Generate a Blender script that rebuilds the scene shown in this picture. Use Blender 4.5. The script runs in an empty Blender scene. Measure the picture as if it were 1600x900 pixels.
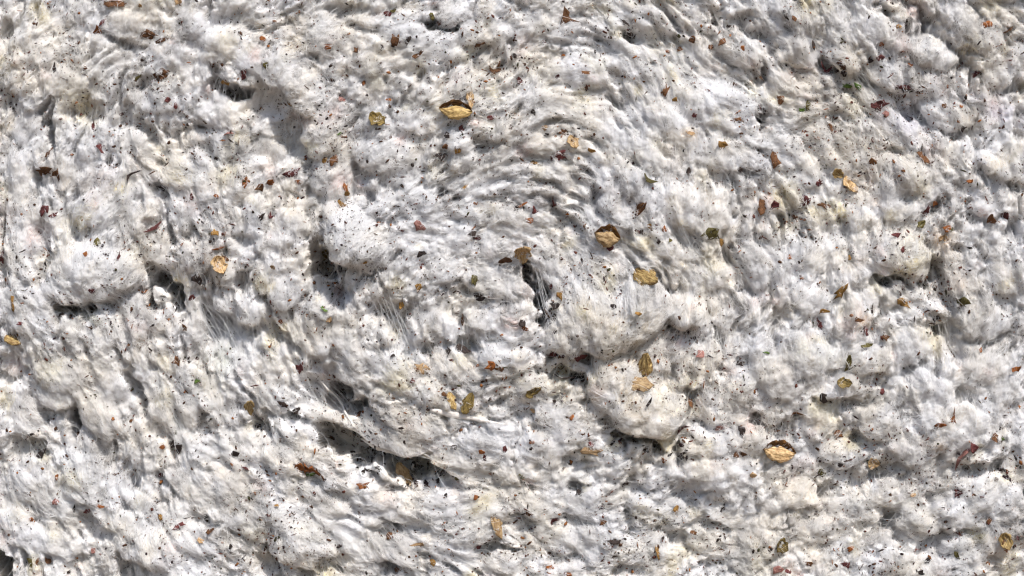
import bpy, math, random
import numpy as np
from mathutils import Matrix, Vector

rng = np.random.default_rng(11)
random.seed(5)
SC = bpy.context.scene
COL = SC.collection
R = math.radians
S = 0.75e-3            # metres per unit of the working plane (1600 x 900 units cover the view)
ZC = 1.165              # height of the view's centre above the ground

# ------------------------------------------------------------------ camera
cam = bpy.data.cameras.new("camera")
cam.sensor_width = 36.0
cam.lens = 72.0
cam.clip_start = 0.05
cam.clip_end = 500.0
cam_o = bpy.data.objects.new("camera", cam)
COL.objects.link(cam_o)
cam_o.location = (0.0, -2.4, ZC)
cam_o.rotation_euler = (R(90), 0, 0)
SC.camera = cam_o

# ------------------------------------------------------------------ sky and sun
SUN_TO = Vector((0.30, -0.57, 0.77)).normalized()      # direction towards the sun
w = bpy.data.worlds.new("World")
SC.world = w
w.use_nodes = True
nt = w.node_tree
sky = nt.nodes.new("ShaderNodeTexSky")
sky.sky_type = 'NISHITA'
sky.sun_disc = False
sky.sun_elevation = math.asin(SUN_TO.z)
sky.sun_rotation = math.atan2(SUN_TO.x, SUN_TO.y)
bg = nt.nodes["Background"]
bg.inputs[1].default_value = 0.13
nt.links.new(sky.outputs[0], bg.inputs[0])
sun = bpy.data.lights.new("sun", 'SUN')
sun.energy = 4.7
sun.angle = R(0.9)
sun.color = (1.0, 0.96, 0.905)
sun_o = bpy.data.objects.new("sun", sun)
COL.objects.link(sun_o)
sun_o.location = (2, -4, 6)
sun_o.rotation_euler = SUN_TO.to_track_quat('Z', 'Y').to_euler()
vs = SC.view_settings
vs.view_transform = 'Standard'
vs.look = 'None'
vs.exposure = -0.04
vs.gamma = 1.0
vs.use_curve_mapping = False
SC.render.hair_type = 'STRIP'
SC.cycles.use_denoising = True
SC.cycles.pixel_filter_type = 'BLACKMAN_HARRIS'
SC.cycles.filter_width = 1.25

# ------------------------------------------------------------------ helpers
def tag(o, label=None, cat=None, group=None, kind=None):
    if label: o["label"] = label
    if cat: o["category"] = cat
    if group: o["group"] = group
    if kind: o["kind"] = kind
    return o

def wpos(x, y, z):
    """working plane (x across, y down, z out of the bale) -> world metres"""
    return np.stack([(x - 800.0) * S, -z * S, ZC + (450.0 - y) * S], axis=-1)

def mesh_np(name, verts, quads, mat, parent=None, tris=None, smooth=True, color=None):
    me = bpy.data.meshes.new(name)
    verts = np.ascontiguousarray(verts, dtype=np.float32)
    nq = 0 if quads is None else len(quads)
    ntri = 0 if tris is None else len(tris)
    loops = []
    if nq: loops.append(np.asarray(quads, dtype=np.int32).ravel())
    if ntri: loops.append(np.asarray(tris, dtype=np.int32).ravel())
    loops = np.concatenate(loops)
    me.vertices.add(len(verts)); me.vertices.foreach_set("co", verts.ravel())
    me.loops.add(len(loops)); me.loops.foreach_set("vertex_index", loops)
    me.polygons.add(nq + ntri)
    starts = np.concatenate([np.arange(nq) * 4, nq * 4 + np.arange(ntri) * 3]).astype(np.int32)
    me.polygons.foreach_set("loop_start", starts)
    if smooth: me.polygons.foreach_set("use_smooth", np.ones(nq + ntri, dtype=bool))
    if color is not None:
        a = me.color_attributes.new("tint", 'FLOAT_COLOR', 'POINT')
        c = np.ones((len(verts), 4), dtype=np.float32); c[:, :3] = color
        a.data.foreach_set("color", c.ravel())
    me.update(calc_edges=True)
    me.validate()
    me.materials.append(mat)
    o = bpy.data.objects.new(name, me)
    COL.objects.link(o)
    if parent is not None: o.parent = parent
    return o

# ------------------------------------------------------------------ materials
def new_mat(name):
    m = bpy.data.materials.new(name); m.use_nodes = True
    return m, m.node_tree, m.node_tree.nodes["Principled BSDF"]

def cotton_mat():
    m, t, p = new_mat("cotton")
    at = t.nodes.new("ShaderNodeAttribute"); at.attribute_name = "tint"
    tc = t.nodes.new("ShaderNodeTexCoord")
    n1 = t.nodes.new("ShaderNodeTexNoise"); n1.inputs["Scale"].default_value = 900; n1.inputs["Detail"].default_value = 4
    t.links.new(tc.outputs["Object"], n1.inputs["Vector"])
    bmp = t.nodes.new("ShaderNodeBump"); bmp.inputs["Strength"].default_value = 0.6; bmp.inputs["Distance"].default_value = 0.0008
    t.links.new(n1.outputs["Fac"], bmp.inputs["Height"])
    t.links.new(bmp.outputs["Normal"], p.inputs["Normal"])
    t.links.new(at.outputs["Color"], p.inputs["Base Color"])
    p.inputs["Roughness"].default_value = 1.0
    p.inputs["Specular IOR Level"].default_value = 0.0
    p.inputs["Subsurface Weight"].default_value = 0.6
    p.inputs["Subsurface Radius"].default_value = (1.0, 0.92, 0.85)
    p.inputs["Subsurface Scale"].default_value = 0.0018
    p.inputs["Sheen Weight"].default_value = 0.15
    p.inputs["Sheen Roughness"].default_value = 0.6
    return m

def fibre_mat():
    m = bpy.data.materials.new("cotton_fibre"); m.use_nodes = True
    t = m.node_tree
    for n in list(t.nodes):
        if n.type == 'BSDF_PRINCIPLED': t.nodes.remove(n)
    out = t.nodes["Material Output"]
    at = t.nodes.new("ShaderNodeAttribute"); at.attribute_name = "tint"
    d = t.nodes.new("ShaderNodeBsdfDiffuse"); tr = t.nodes.new("ShaderNodeBsdfTranslucent")
    t.links.new(at.outputs["Color"], d.inputs[0]); t.links.new(at.outputs["Color"], tr.inputs[0])
    mx = t.nodes.new("ShaderNodeMixShader"); mx.inputs[0].default_value = 0.32
    t.links.new(d.outputs[0], mx.inputs[1]); t.links.new(tr.outputs[0], mx.inputs[2])
    t.links.new(mx.outputs[0], out.inputs[0])
    return m

def trash_mat(name, c1, c2, scale=700, rough=0.75, stretch=(1, 1, 1), trans=0.0):
    """dried plant matter: blotches, streaks and a few pale worn spots"""
    m, t, p = new_mat(name)
    tc = t.nodes.new("ShaderNodeTexCoord")
    oi = t.nodes.new("ShaderNodeObjectInfo")
    ad = t.nodes.new("ShaderNodeVectorMath"); ad.operation = 'ADD'
    mp = t.nodes.new("ShaderNodeMapping"); mp.inputs["Scale"].default_value = stretch
    t.links.new(tc.outputs["Object"], ad.inputs[0]); t.links.new(oi.outputs["Location"], ad.inputs[1])
    t.links.new(ad.outputs[0], mp.inputs[0])
    n = t.nodes.new("ShaderNodeTexNoise"); n.inputs["Scale"].default_value = scale; n.inputs["Detail"].default_value = 5
    n.inputs["Roughness"].default_value = 0.7
    t.links.new(mp.outputs[0], n.inputs["Vector"])
    r = t.nodes.new("ShaderNodeValToRGB")
    r.color_ramp.elements[0].position = 0.38; r.color_ramp.elements[0].color = (*c1, 1)
    r.color_ramp.elements[1].position = 0.62; r.color_ramp.elements[1].color = (*c2, 1)
    t.links.new(n.outputs["Fac"], r.inputs[0])
    h = t.nodes.new("ShaderNodeHueSaturation")
    mr = t.nodes.new("ShaderNodeMapRange"); mr.inputs["To Min"].default_value = 0.7; mr.inputs["To Max"].default_value = 1.3
    t.links.new(oi.outputs["Random"], mr.inputs[0]); t.links.new(mr.outputs[0], h.inputs["Value"])
    t.links.new(r.outputs[0], h.inputs["Color"]); t.links.new(h.outputs[0], p.inputs["Base Color"])
    b = t.nodes.new("ShaderNodeBump"); b.inputs["Strength"].default_value = 0.6; b.inputs["Distance"].default_value = 0.0006
    t.links.new(n.outputs["Fac"], b.inputs["Height"]); t.links.new(b.outputs[0], p.inputs["Normal"])
    p.inputs["Roughness"].default_value = rough
    p.inputs["Specular IOR Level"].default_value = 0.25
    return m

M_COT = cotton_mat()
M_FIB = fibre_mat()
KIND = {
    'brown': trash_mat("dry_leaf_brown", (0.045, 0.020, 0.010), (0.19, 0.085, 0.035)),
    'rust': trash_mat("dry_leaf_rust", (0.12, 0.032, 0.010), (0.34, 0.125, 0.035)),
    'dark': trash_mat("dry_leaf_dark", (0.012, 0.009, 0.009), (0.055, 0.038, 0.032)),
    'maroon': trash_mat("dry_leaf_maroon", (0.035, 0.010, 0.012), (0.17, 0.050, 0.045)),
    'pink': trash_mat("dry_leaf_pink", (0.16, 0.055, 0.050), (0.42, 0.22, 0.18)),
    'ochre': trash_mat("dry_leaf_ochre", (0.13, 0.065, 0.016), (0.38, 0.21, 0.06)),
    'olive': trash_mat("dry_leaf_olive", (0.035, 0.030, 0.010), (0.17, 0.14, 0.045)),
    'green': trash_mat("leaf_green", (0.030, 0.055, 0.012), (0.13, 0.21, 0.045)),
    'tan': trash_mat("dry_leaf_tan", (0.25, 0.14, 0.065), (0.52, 0.36, 0.20)),
    'husk': trash_mat("burr_inside_shade", (0.05, 0.022, 0.008), (0.26, 0.125, 0.04), 260, 0.6, (0.6, 3.5, 1)),  # brown stands in for the shade inside the cup
    'gold': trash_mat("burr_gold", (0.15, 0.072, 0.022), (0.62, 0.45, 0.19), 300, 0.5, (0.45, 3.0, 1)),
    'shell': trash_mat("burr_tan", (0.20, 0.10, 0.035), (0.64, 0.46, 0.25), 300, 0.55, (0.45, 3.0, 1)),
    'bark': trash_mat("burr_olive", (0.055, 0.038, 0.012), (0.30, 0.21, 0.07), 260, 0.55, (0.6, 3.5, 1)),
}

# ------------------------------------------------------------------ relief maps of the cotton face
X0, X1, Y0, Y1, G = -130.0, 1730.0, -130.0, 1030.0, 1.8
NX = int((X1 - X0) / G) + 1
NY = int((Y1 - Y0) / G) + 1
gx = X0 + np.arange(NX) * G
gy = Y0 + np.arange(NY) * G
PX, PY = np.meshgrid(gx, gy)

def smooth_noise(sig, seed, an=None):
    """gaussian-filtered white noise, unit variance; SIG in working units"""
    r = np.random.default_rng(seed).standard_normal((NY, NX))
    return blur(r, sig, True)

def blur(a, sig, norm=False):
    fy = np.fft.fftfreq(NY)[:, None]; fx = np.fft.rfftfreq(NX)[None, :]
    s = sig / G
    k = np.exp(-2 * (math.pi * s) ** 2 * (fx ** 2 + fy ** 2))
    b = np.fft.irfft2(np.fft.rfft2(a) * k, s=a.shape)
    if norm:
        b -= b.mean(); b /= b.std() + 1e-9
    return b

def sample(a, x, y):
    u = np.clip((x - X0) / G, 0, NX - 1.001); v = np.clip((y - Y0) / G, 0, NY - 1.001)
    i = u.astype(np.int32); j = v.astype(np.int32); fu = u - i; fv = v - j
    return (a[j, i] * (1 - fu) + a[j, i + 1] * fu) * (1 - fv) + (a[j + 1, i] * (1 - fu) + a[j + 1, i + 1] * fu) * fv

# combing direction: fibres run round the middle of the round bale
FC = (790.0, 480.0)
rx, ry = PX - FC[0], PY - FC[1]
ang = np.arctan2(rx, -ry)                 # tangent (-ry, rx), y down
ang = ang + 0.28 * smooth_noise(70, 1) + 0.27 * smooth_noise(26, 2) + 0.16 * smooth_noise(11, 4)
FXv, FYv = np.cos(ang), np.sin(ang)

def g2(cx, cy, sx, sy):
    return np.exp(-((PX - cx) / sx) ** 2 - ((PY - cy) / sy) ** 2)

STRK = np.clip(1.0 - 0.75 * g2(1150, 720, 330, 190) - 0.35 * g2(180, 60, 260, 120) - 0.4 * g2(760, 450, 130, 110)
               + 0.25 * smooth_noise(60, 3), 0.12, 1.25)

def lic(src, n, step=1.0):
    acc = src.copy(); cnt = 1.0
    for sgn in (1, -1):
        x, y = PX.copy(), PY.copy()
        for k in range(n):
            i = np.clip(np.rint((x - X0) / G).astype(np.int32), 0, NX - 1)
            j = np.clip(np.rint((y - Y0) / G).astype(np.int32), 0, NY - 1)
            x = x + sgn * step * G * FXv[j, i]; y = y + sgn * step * G * FYv[j, i]
            i = np.clip(np.rint((x - X0) / G).astype(np.int32), 0, NX - 1)
            j = np.clip(np.rint((y - Y0) / G).astype(np.int32), 0, NY - 1)
            wgt = 0.5 + 0.5 * math.cos(math.pi * k / n)
            acc += src[j, i] * wgt; cnt += wgt
    acc /= cnt
    acc -= acc.mean(); acc /= acc.std()
    return acc

L_FINE = lic(np.random.default_rng(21).standard_normal((NY, NX)), 12)
L_MID = lic(smooth_noise(2.6, 22), 18, 1.3)
L_BIG = lic(smooth_noise(3.0, 23), 10, 1.6)

def lumps(count, r0, r1, hh, seed, aspect=1.0, power=0.75, base=0.5):
    """many rounded tufts merged by maximum, drawn out along the combing direction"""
    g = np.random.default_rng(seed)
    out = np.zeros((NY, NX))
    xs = g.uniform(X0, X1, count); ys = g.uniform(Y0, Y1, count)
    rs = g.uniform(r0, r1, count); zs = g.uniform(0, base, count)
    aa = sample(ang, xs, ys) + g.normal(0, 0.35, count)
    st = sample(STRK, xs, ys)
    for x, y, r, z, a, s in zip(xs, ys, rs, zs, aa, st):
        el = 1.0 + (aspect - 1.0) * s * g.uniform(0.5, 1.3)
        la = r * math.sqrt(el); lb = r / math.sqrt(el)
        i0 = max(int((x - la - X0) / G), 0); i1 = min(int((x + la - X0) / G) + 2, NX)
        j0 = max(int((y - la - Y0) / G), 0); j1 = min(int((y + la - Y0) / G) + 2, NY)
        if i1 <= i0 or j1 <= j0: continue
        dx = gx[None, i0:i1] - x; dy = gy[j0:j1, None] - y
        c, sn = math.cos(a), math.sin(a)
        d = ((dx * c + dy * sn) / la) ** 2 + ((-dx * sn + dy * c) / lb) ** 2
        v = np.where(d < 1, z + np.maximum(1 - d, 0) ** power, 0)
        np.maximum(out[j0:j1, i0:i1], v, out=out[j0:j1, i0:i1])
    return out * hh

B1 = lumps(1300, 30, 62, 5.6, 31, 1.5, 0.7, 0.9)
B2 = lumps(5200, 9, 24, 4.6, 32, 1.8, 0.55, 0.8)
B3 = lumps(15000, 5, 13, 3.6, 33, 1.9, 0.55, 0.7)
PATCH = np.clip(0.75 + 0.5 * smooth_noise(45, 34), 0.15, 1.5)      # rough and smooth areas
warp = blur(B1, 2.5) + blur(B2, 1.1) * PATCH + blur(B3, 0.8) * np.clip(1.5 - 0.6 * PATCH, 0.4, 1.3)

# hollows seen in the photograph: x, y, half-length, half-width, angle, depth
PITS = [
 (190,60,36,13,20,16),(360,30,42,16,0,18),(360,144,32,15,10,58),(365,150,34,24,10,12),(133,173,36,18,10,12),(207,187,18,30,-10,16),
 (63,197,26,16,40,14),(227,213,28,12,15,22),(310,233,20,20,0,16),(120,287,24,26,0,14),(7,53,14,20,0,20),(8,165,20,30,20,12),
 (537,17,46,10,-8,22),(557,40,46,10,15,16),(693,41,22,8,12,55),(418,170,36,38,40,20),(463,213,38,40,35,26),(563,260,20,38,10,16),
 (660,117,22,10,25,14),(760,223,36,12,0,12),(937,77,28,10,10,14),(987,53,14,12,40,40),(1020,63,34,18,10,22),(1167,47,38,14,35,22),
 (1160,110,36,7,25,20),(1193,118,8,20,10,34),(1193,183,9,18,0,42),(957,160,40,10,25,18),(967,122,14,12,0,14),(833,243,26,12,35,14),
 (893,267,30,12,55,14),(1130,267,30,14,60,18),(1165,263,26,10,20,26),(1235,98,44,14,42,28),(1307,107,18,11,30,40),(1357,127,18,14,45,34),
 (1290,110,60,12,30,12),(1490,85,34,10,60,26),(1502,103,12,8,45,26),(1412,140,38,9,8,42),(1350,160,40,8,20,16),(1462,193,50,14,20,28),
 (1533,262,26,14,60,24),(1510,213,16,10,0,28),(1273,221,24,8,0,18),(1255,228,22,18,0,16),(1430,15,60,8,38,18),(1387,23,18,8,30,28),
 (1447,43,18,8,40,24),(1583,147,14,22,70,24),(1592,187,12,20,20,24),(1120,30,50,8,35,12),(1340,25,50,8,40,12),
 (112,487,38,12,6,62),(160,457,70,10,0,24),(262,465,10,28,-28,62),(245,440,18,12,40,24),(73,400,14,48,0,20),(7,420,14,26,0,20),(335,500,46,26,50,30),
 (333,510,14,14,40,26),(333,540,40,22,40,14),(385,380,22,12,30,20),(265,373,7,16,10,34),(57,573,28,20,-30,16),(112,345,14,40,0,16),(390,520,30,18,45,26),
 (240,355,26,14,-40,20),(510,420,22,18,20,58),(520,458,28,18,40,36),(497,400,10,26,0,36),(580,434,26,4,-30,26),(613,505,46,26,62,30),
 (450,547,24,12,40,26),(410,520,30,22,30,20),(500,580,22,14,45,16),(750,463,24,10,20,28),(723,547,22,10,35,26),(673,553,26,8,50,22),(573,307,24,12,10,22),
 (720,313,50,6,15,18),(753,322,34,5,20,22),(847,473,13,40,-18,56),(822,430,5,26,-12,44),(860,500,10,24,-20,52),(900,558,56,7,6,42),
 (1068,524,28,11,5,80),(600,714,50,7,12,62),(570,724,12,22,0,60),(642,742,9,26,15,52),(530,628,9,30,-28,52),(1045,482,12,26,-10,30),(910,592,28,9,-10,34),(877,592,18,10,0,30),(930,310,12,24,-35,26),(977,380,10,34,-30,22),
 (1073,373,16,28,-30,16),(880,333,10,40,-40,18),(812,322,12,8,10,46),(920,480,7,46,-25,24),(1128,520,12,40,0,20),(1135,400,10,30,0,12),
 (1394,443,24,8,10,46),(1447,443,12,9,0,42),(1463,440,30,22,10,22),(1527,335,24,18,30,34),(1470,513,8,26,-25,44),(1490,527,16,32,-20,26),(1543,532,30,8,0,22),
 (1430,577,16,12,50,20),(1317,367,24,22,0,18),(1580,363,12,22,-30,20),(1207,477,16,50,0,18),(1370,480,10,46,0,22),(1500,300,14,14,0,14),(1240,350,8,40,-15,14),
 (217,613,14,28,-25,34),(73,653,22,9,0,24),(117,663,10,28,-20,50),(43,703,22,16,10,30),(67,707,14,12,0,34),(203,773,13,34,0,32),(233,647,14,40,-30,20),
 (263,763,26,10,30,22),(320,807,14,20,-30,26),(-2,892,16,40,-30,62),(117,877,20,24,-30,20),(147,827,16,24,-40,22),(307,670,30,16,30,22),
 (550,704,60,24,14,75),(622,728,86,17,10,62),(567,725,24,18,10,44),(615,718,34,10,8,56),(647,745,26,26,0,40),(688,750,34,28,0,34),(565,660,14,30,-30,54),(527,622,18,32,-25,48),
 (495,625,30,24,40,26),(443,657,34,9,25,34),(407,672,14,14,0,40),(510,690,40,14,30,20),(423,885,26,20,35,28),(467,847,30,10,30,12),(613,833,34,10,15,16),(605,888,30,9,10,32),
 (777,867,34,12,20,20),(660,835,40,10,25,12),(985,692,46,9,16,44),(940,622,36,12,-15,34),(962,658,18,16,0,26),(1107,650,14,30,-25,36),(1090,610,12,22,-20,26),
 (1067,708,9,24,10,40),(1180,668,22,18,0,28),(880,723,38,18,10,14),(903,767,18,12,30,30),(993,760,24,22,0,20),(987,807,12,26,-10,20),(1063,780,22,28,30,16),
 (907,827,30,20,20,14),(873,863,26,12,10,16),(1070,853,40,12,32,18),(980,887,22,16,0,20),(1117,820,30,10,0,14),(820,820,36,14,15,12),
 (1207,673,36,16,10,34),(1330,637,36,12,10,20),(1503,623,14,22,-10,24),(1570,733,22,28,30,40),(1523,743,26,18,0,32),(1594,768,14,26,0,36),(1460,857,48,20,-15,26),
 (1390,825,16,36,-15,22),(1280,780,28,14,-20,18),(1333,760,30,22,0,14),(1373,743,30,10,-25,22),(1587,617,20,18,0,24),(1265,845,20,14,0,18),
 (840,655,40,10,10,12),(855,625,20,8,-20,30),(700,110,30,8,-10,12),(30,240,10,40,0,14),(250,300,14,36,0,16),(420,240,14,30,-20,16),(20,600,14,40,-20,16),
 (170,720,12,40,-25,14),(350,640,40,12,40,18),(390,780,30,12,30,12),(560,800,40,8,25,10),
]
pit = np.zeros((NY, NX))
for (x, y, a, b, th, d) in PITS:
    c, s = math.cos(R(th)), math.sin(R(th))
    dx, dy = PX - x, PY - y
    dx = dx + 4 * sample(L_MID, PX * 0 + PX, PY) * 0
    q = ((dx * c + dy * s) / a) ** 2 + ((-dx * s + dy * c) / b) ** 2
    v = d * (1.9 if d > 40 else 1.35) * np.exp(-q ** (2.4 if d > 40 else 1.5))
    pit = np.maximum(pit, v) + 0.25 * np.minimum(pit, v)
# ragged rims
jx = PX + 5 * smooth_noise(9, 41) + 2.5 * smooth_noise(3.5, 45); jy = PY + 5 * smooth_noise(9, 42) + 2.5 * smooth_noise(3.5, 46)
pit = sample(pit, jx, jy)
# streaky thin places along the combing direction
streak_gap = np.clip(L_BIG - 0.55, 0, 2.0) * 13.0 * np.clip(STRK, 0.3, 1.1) * np.clip(0.9 + 0.5 * smooth_noise(20, 48), 0, 1.6)
streak_gap += np.clip(smooth_noise(7, 43) * 0.8 + 0.5 * smooth_noise(3, 44) - 1.15, 0, 1.6) * 13.0

H0 = 7.0 * smooth_noise(85, 51) + 4.0 * smooth_noise(40, 52)
crease = np.zeros((NY, NX))
for sg, dp, wd, sd in ((16, 5.0, 0.13, 55), (8, 3.6, 0.16, 56), (22, 7.0, 0.09, 57)):
    nz = smooth_noise(sg, sd) + 0.25 * smooth_noise(sg * 0.35, sd + 20)
    crease += dp * np.exp(-(nz / wd) ** 2) * np.clip(smooth_noise(sg * 1.6, sd + 40) + 0.45, 0, 1.5)
for pts, wd, dp in (([(235, 430), (330, 510), (420, 565), (520, 640), (600, 710), (700, 765)], 34, 13), ([(1190, 60), (1290, 105), (1370, 135), (1490, 200)], 26, 9),
                    ([(0, 560), (70, 640), (150, 720), (260, 790)], 26, 8), ([(395, 120), (415, 170), (455, 215)], 36, 13), ([(1390, 820), (1440, 850), (1500, 850)], 26, 8)):
    acc = np.zeros((NY, NX)); p = np.array(pts, float)
    for t in np.linspace(0, len(p) - 1.001, 14 * len(p)):
        i = int(t); c = p[i] * (1 - t + i) + p[i + 1] * (t - i)
        acc = np.maximum(acc, g2(c[0], c[1], wd, wd))
    H0 = H0 - dp * acc * np.clip(1 + 0.35 * smooth_noise(22, 47), 0.2, 2)
H0 = H0 + 0.95 * warp - pit - streak_gap - 1.35 * crease
FUZZ = 0.9 * L_FINE * (0.35 + 0.5 * STRK) + 1.9 * L_MID * (0.2 + 0.8 * STRK) + 0.75 * smooth_noise(1.7, 58) + 1.0 * smooth_noise(2.8, 53) + 1.2 * smooth_noise(5, 54)
HM = H0 + FUZZ
HM -= np.median(HM)

# colour of the lint, with some painted light: white with cream, yellowed and greyed areas
CREAM = np.clip(0.36 + 0.16 * smooth_noise(38, 61) + 0.24 * smooth_noise(12, 62) + 0.22 * smooth_noise(5, 68) + 0.12 * L_MID, 0, 1)
YEL = np.clip(smooth_noise(11, 63) - 1.55, 0, 1) * 0.9
PNK = np.clip(smooth_noise(9, 64) - 1.75, 0, 1) * 0.9
DUST = np.clip(smooth_noise(18, 65) * 0.5 + smooth_noise(3.5, 66) * 0.6 + 0.4 * L_MID + 0.3 * L_BIG - 0.6, 0, 1) * 0.8
STAINS_AND_LIGHT = [  # x, y, r, colour key, strength
 (1365,725,14,'y',.8),(1477,362,20,'o',.8),(1472,372,12,'o',.9),(993,490,12,'y',.6),(845,268,10,'y',.5),(343,560,12,'g',.3),(140,494,12,'g',.4),(205,393,12,'y',.6),
 (735,90,14,'y',.6),(1168,140,14,'y',.5),(925,100,20,'y',.4),(1075,210,10,'o',.7),(85,835,14,'y',.6),(120,745,16,'y',.5),(45,735,8,'o',.6),(640,690,26,'b',.6),
 (625,660,22,'b',.5),(800,600,30,'b',.3),(1120,395,60,'b',.3),(1050,425,60,'b',.25),(1240,90,50,'b',.25),(1330,150,60,'b',.25),(1440,100,50,'b',.25),(1210,640,60,'b',.25),(1330,650,50,'b',.25),(1190,850,60,'b',.25),(930,640,50,'b',.2),(960,560,60,'b',.35),(895,535,42,'b',.5),(955,528,46,'b',.5),(1012,505,36,'b',.5),(1075,490,30,'b',.3),(1000,660,50,'b',.35),(930,500,60,'b',.2),(1320,95,28,'b',.5),(1250,75,30,'b',.4),(1555,262,24,'b',.6),(460,50,36,'b',.5),(437,55,40,'b',.3),  # beige under the drooping tuft paints warm bounce on its lower face
 (1060,430,30,'b',.4),(1100,410,30,'y',.35),(910,495,14,'y',.5),(880,590,20,'y',.6),(330,410,20,'o',.3),(345,430,22,'b',.4),(1270,205,20,'b',.4),(1340,160,26,'y',.45),
 (1565,850,26,'o',.7),(1530,835,14,'y',.6),(1330,505,22,'p',.5),(1345,500,16,'o',.4),(1490,440,18,'o',.35),(530,740,18,'p',.2),(720,560,14,'y',.4),(655,575,12,'o',.5),
 (603,778,10,'p',.5),(735,640,14,'o',.5),(1465,690,10,'o',.6),(1395,700,14,'p',.4),(1450,235,16,'p',.5),(1430,200,22,'l',.5),(1560,170,26,'l',.5),(1375,180,18,'l',.4),  # lilac entries paint skylight into the lint colour
 (300,90,22,'b',.3),(1095,695,24,'b',.4),(1290,650,26,'y',.35),(1010,680,40,'b',.4),(1180,870,24,'y',.4),(1055,640,20,'y',.3),(590,130,16,'y',.4),(490,230,16,'y',.6),
 (510,190,16,'p',.3),(140,275,24,'o',.15),(160,285,20,'p',.25),(80,575,26,'y',.4),(70,560,12,'o',.4),(130,200,10,'y',.5),(15,335,14,'p',.3),(575,150,10,'o',.3),
 (1215,310,14,'o',.4),(1370,315,14,'o',.5),(1290,560,24,'y',.3),(1250,545,14,'y',.5),(1230,480,18,'b',.3),(1120,480,20,'b',.25),(1050,610,12,'y',.4)]
PAL = {'y': (0.80, 0.72, 0.44), 'o': (0.82, 0.60, 0.38), 'g': (0.66, 0.72, 0.42), 'b': (0.62, 0.53, 0.39), 'p': (0.80, 0.62, 0.56), 'l': (0.70, 0.66, 0.80)}  # lilac stands for skylight, beige partly for warm bounce
TINT = np.empty((NY, NX, 3))
wht, crm = np.array((0.81, 0.80, 0.815)), np.array((0.82, 0.76, 0.675))
TINT[:] = wht
def mixin(col, f):
    global TINT
    TINT = TINT * (1 - f[..., None]) + np.array(col) * f[..., None]
mixin(crm, CREAM)
mixin((0.80, 0.70, 0.44), YEL)
mixin((0.78, 0.60, 0.55), PNK)
mixin((0.36, 0.33, 0.31), DUST)
jn = 0.35 * smooth_noise(6, 67)
for (x, y, r, k, s) in STAINS_AND_LIGHT:
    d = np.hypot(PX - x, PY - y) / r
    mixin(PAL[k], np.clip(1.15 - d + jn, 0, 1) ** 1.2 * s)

# ------------------------------------------------------------------ the bale: one round module, seen on its flat end
bale = bpy.data.objects.new("cotton_bale", None)
COL.objects.link(bale)
bale.location = (0, 0, 0)
tag(bale, "round bale of raw white cotton lint, its flat end filling the view", "cotton bale")

RAD = 1560.0
def outer_axis(lo, hi, cen):
    left, right = [], []
    x = hi; st = 6.0
    while x < cen + 1.75 * RAD:
        x += st; st = min(st * 1.22, 70); right.append(x)
    x = lo; st = 6.0
    while x > cen - 1.75 * RAD:
        x -= st; st = min(st * 1.22, 70); left.append(x)
    return np.array(left[::-1]), np.array(right)
lx, rx_ = outer_axis(gx[0], gx[-1], 800)
ly, ry_ = outer_axis(gy[0], gy[-1], 450)
ax = np.concatenate([lx, gx, rx_]); ay = np.concatenate([ly, gy, ry_])
AX, AY = np.meshgrid(ax, ay)
def mirror(v, lo, hi):
    span = hi - lo
    t = np.mod(v - lo, 2 * span)
    return lo + np.where(t > span, 2 * span - t, t)
MX, MY = mirror(AX, gx[0], gx[-1] - .01), mirror(AY, gy[0], gy[-1] - .01)
SAG = 0.30
hz = sample(HM, MX, MY)
sagm = SAG * np.clip(sample(blur(HM, 5), MX, MY), -25, 25)
rad = np.hypot(AX - 800, AY - 450)
over = np.maximum(rad - RAD * 0.9, 0)
k = np.where(rad > RAD, RAD / np.maximum(rad, 1), 1.0)
vx = 800 + (AX - 800) * k
vy = 450 + (AY - 450) * k + sagm
vz = hz - np.minimum(over * over / 330.0, over)
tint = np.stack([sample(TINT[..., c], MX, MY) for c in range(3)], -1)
nyA, nxA = AX.shape
idx = np.arange(nyA * nxA).reshape(nyA, nxA)
quads = np.stack([idx[:-1, :-1], idx[1:, :-1], idx[1:, 1:], idx[:-1, 1:]], -1).reshape(-1, 4)
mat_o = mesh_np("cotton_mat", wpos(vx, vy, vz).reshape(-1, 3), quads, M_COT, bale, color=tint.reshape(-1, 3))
del quads, idx

# height map of everything built so far, for laying things on the surface
HT = np.full((NY, NX), -1e3)
def splat(x, y, z):
    i = np.rint((x - X0) / G).astype(np.int64); j = np.rint((y - Y0) / G).astype(np.int64)
    ok = (i >= 0) & (i < NX) & (j >= 0) & (j < NY)
    np.maximum.at(HT, (j[ok], i[ok]), z[ok])
splat(vx.ravel(), vy.ravel(), vz.ravel())

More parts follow.
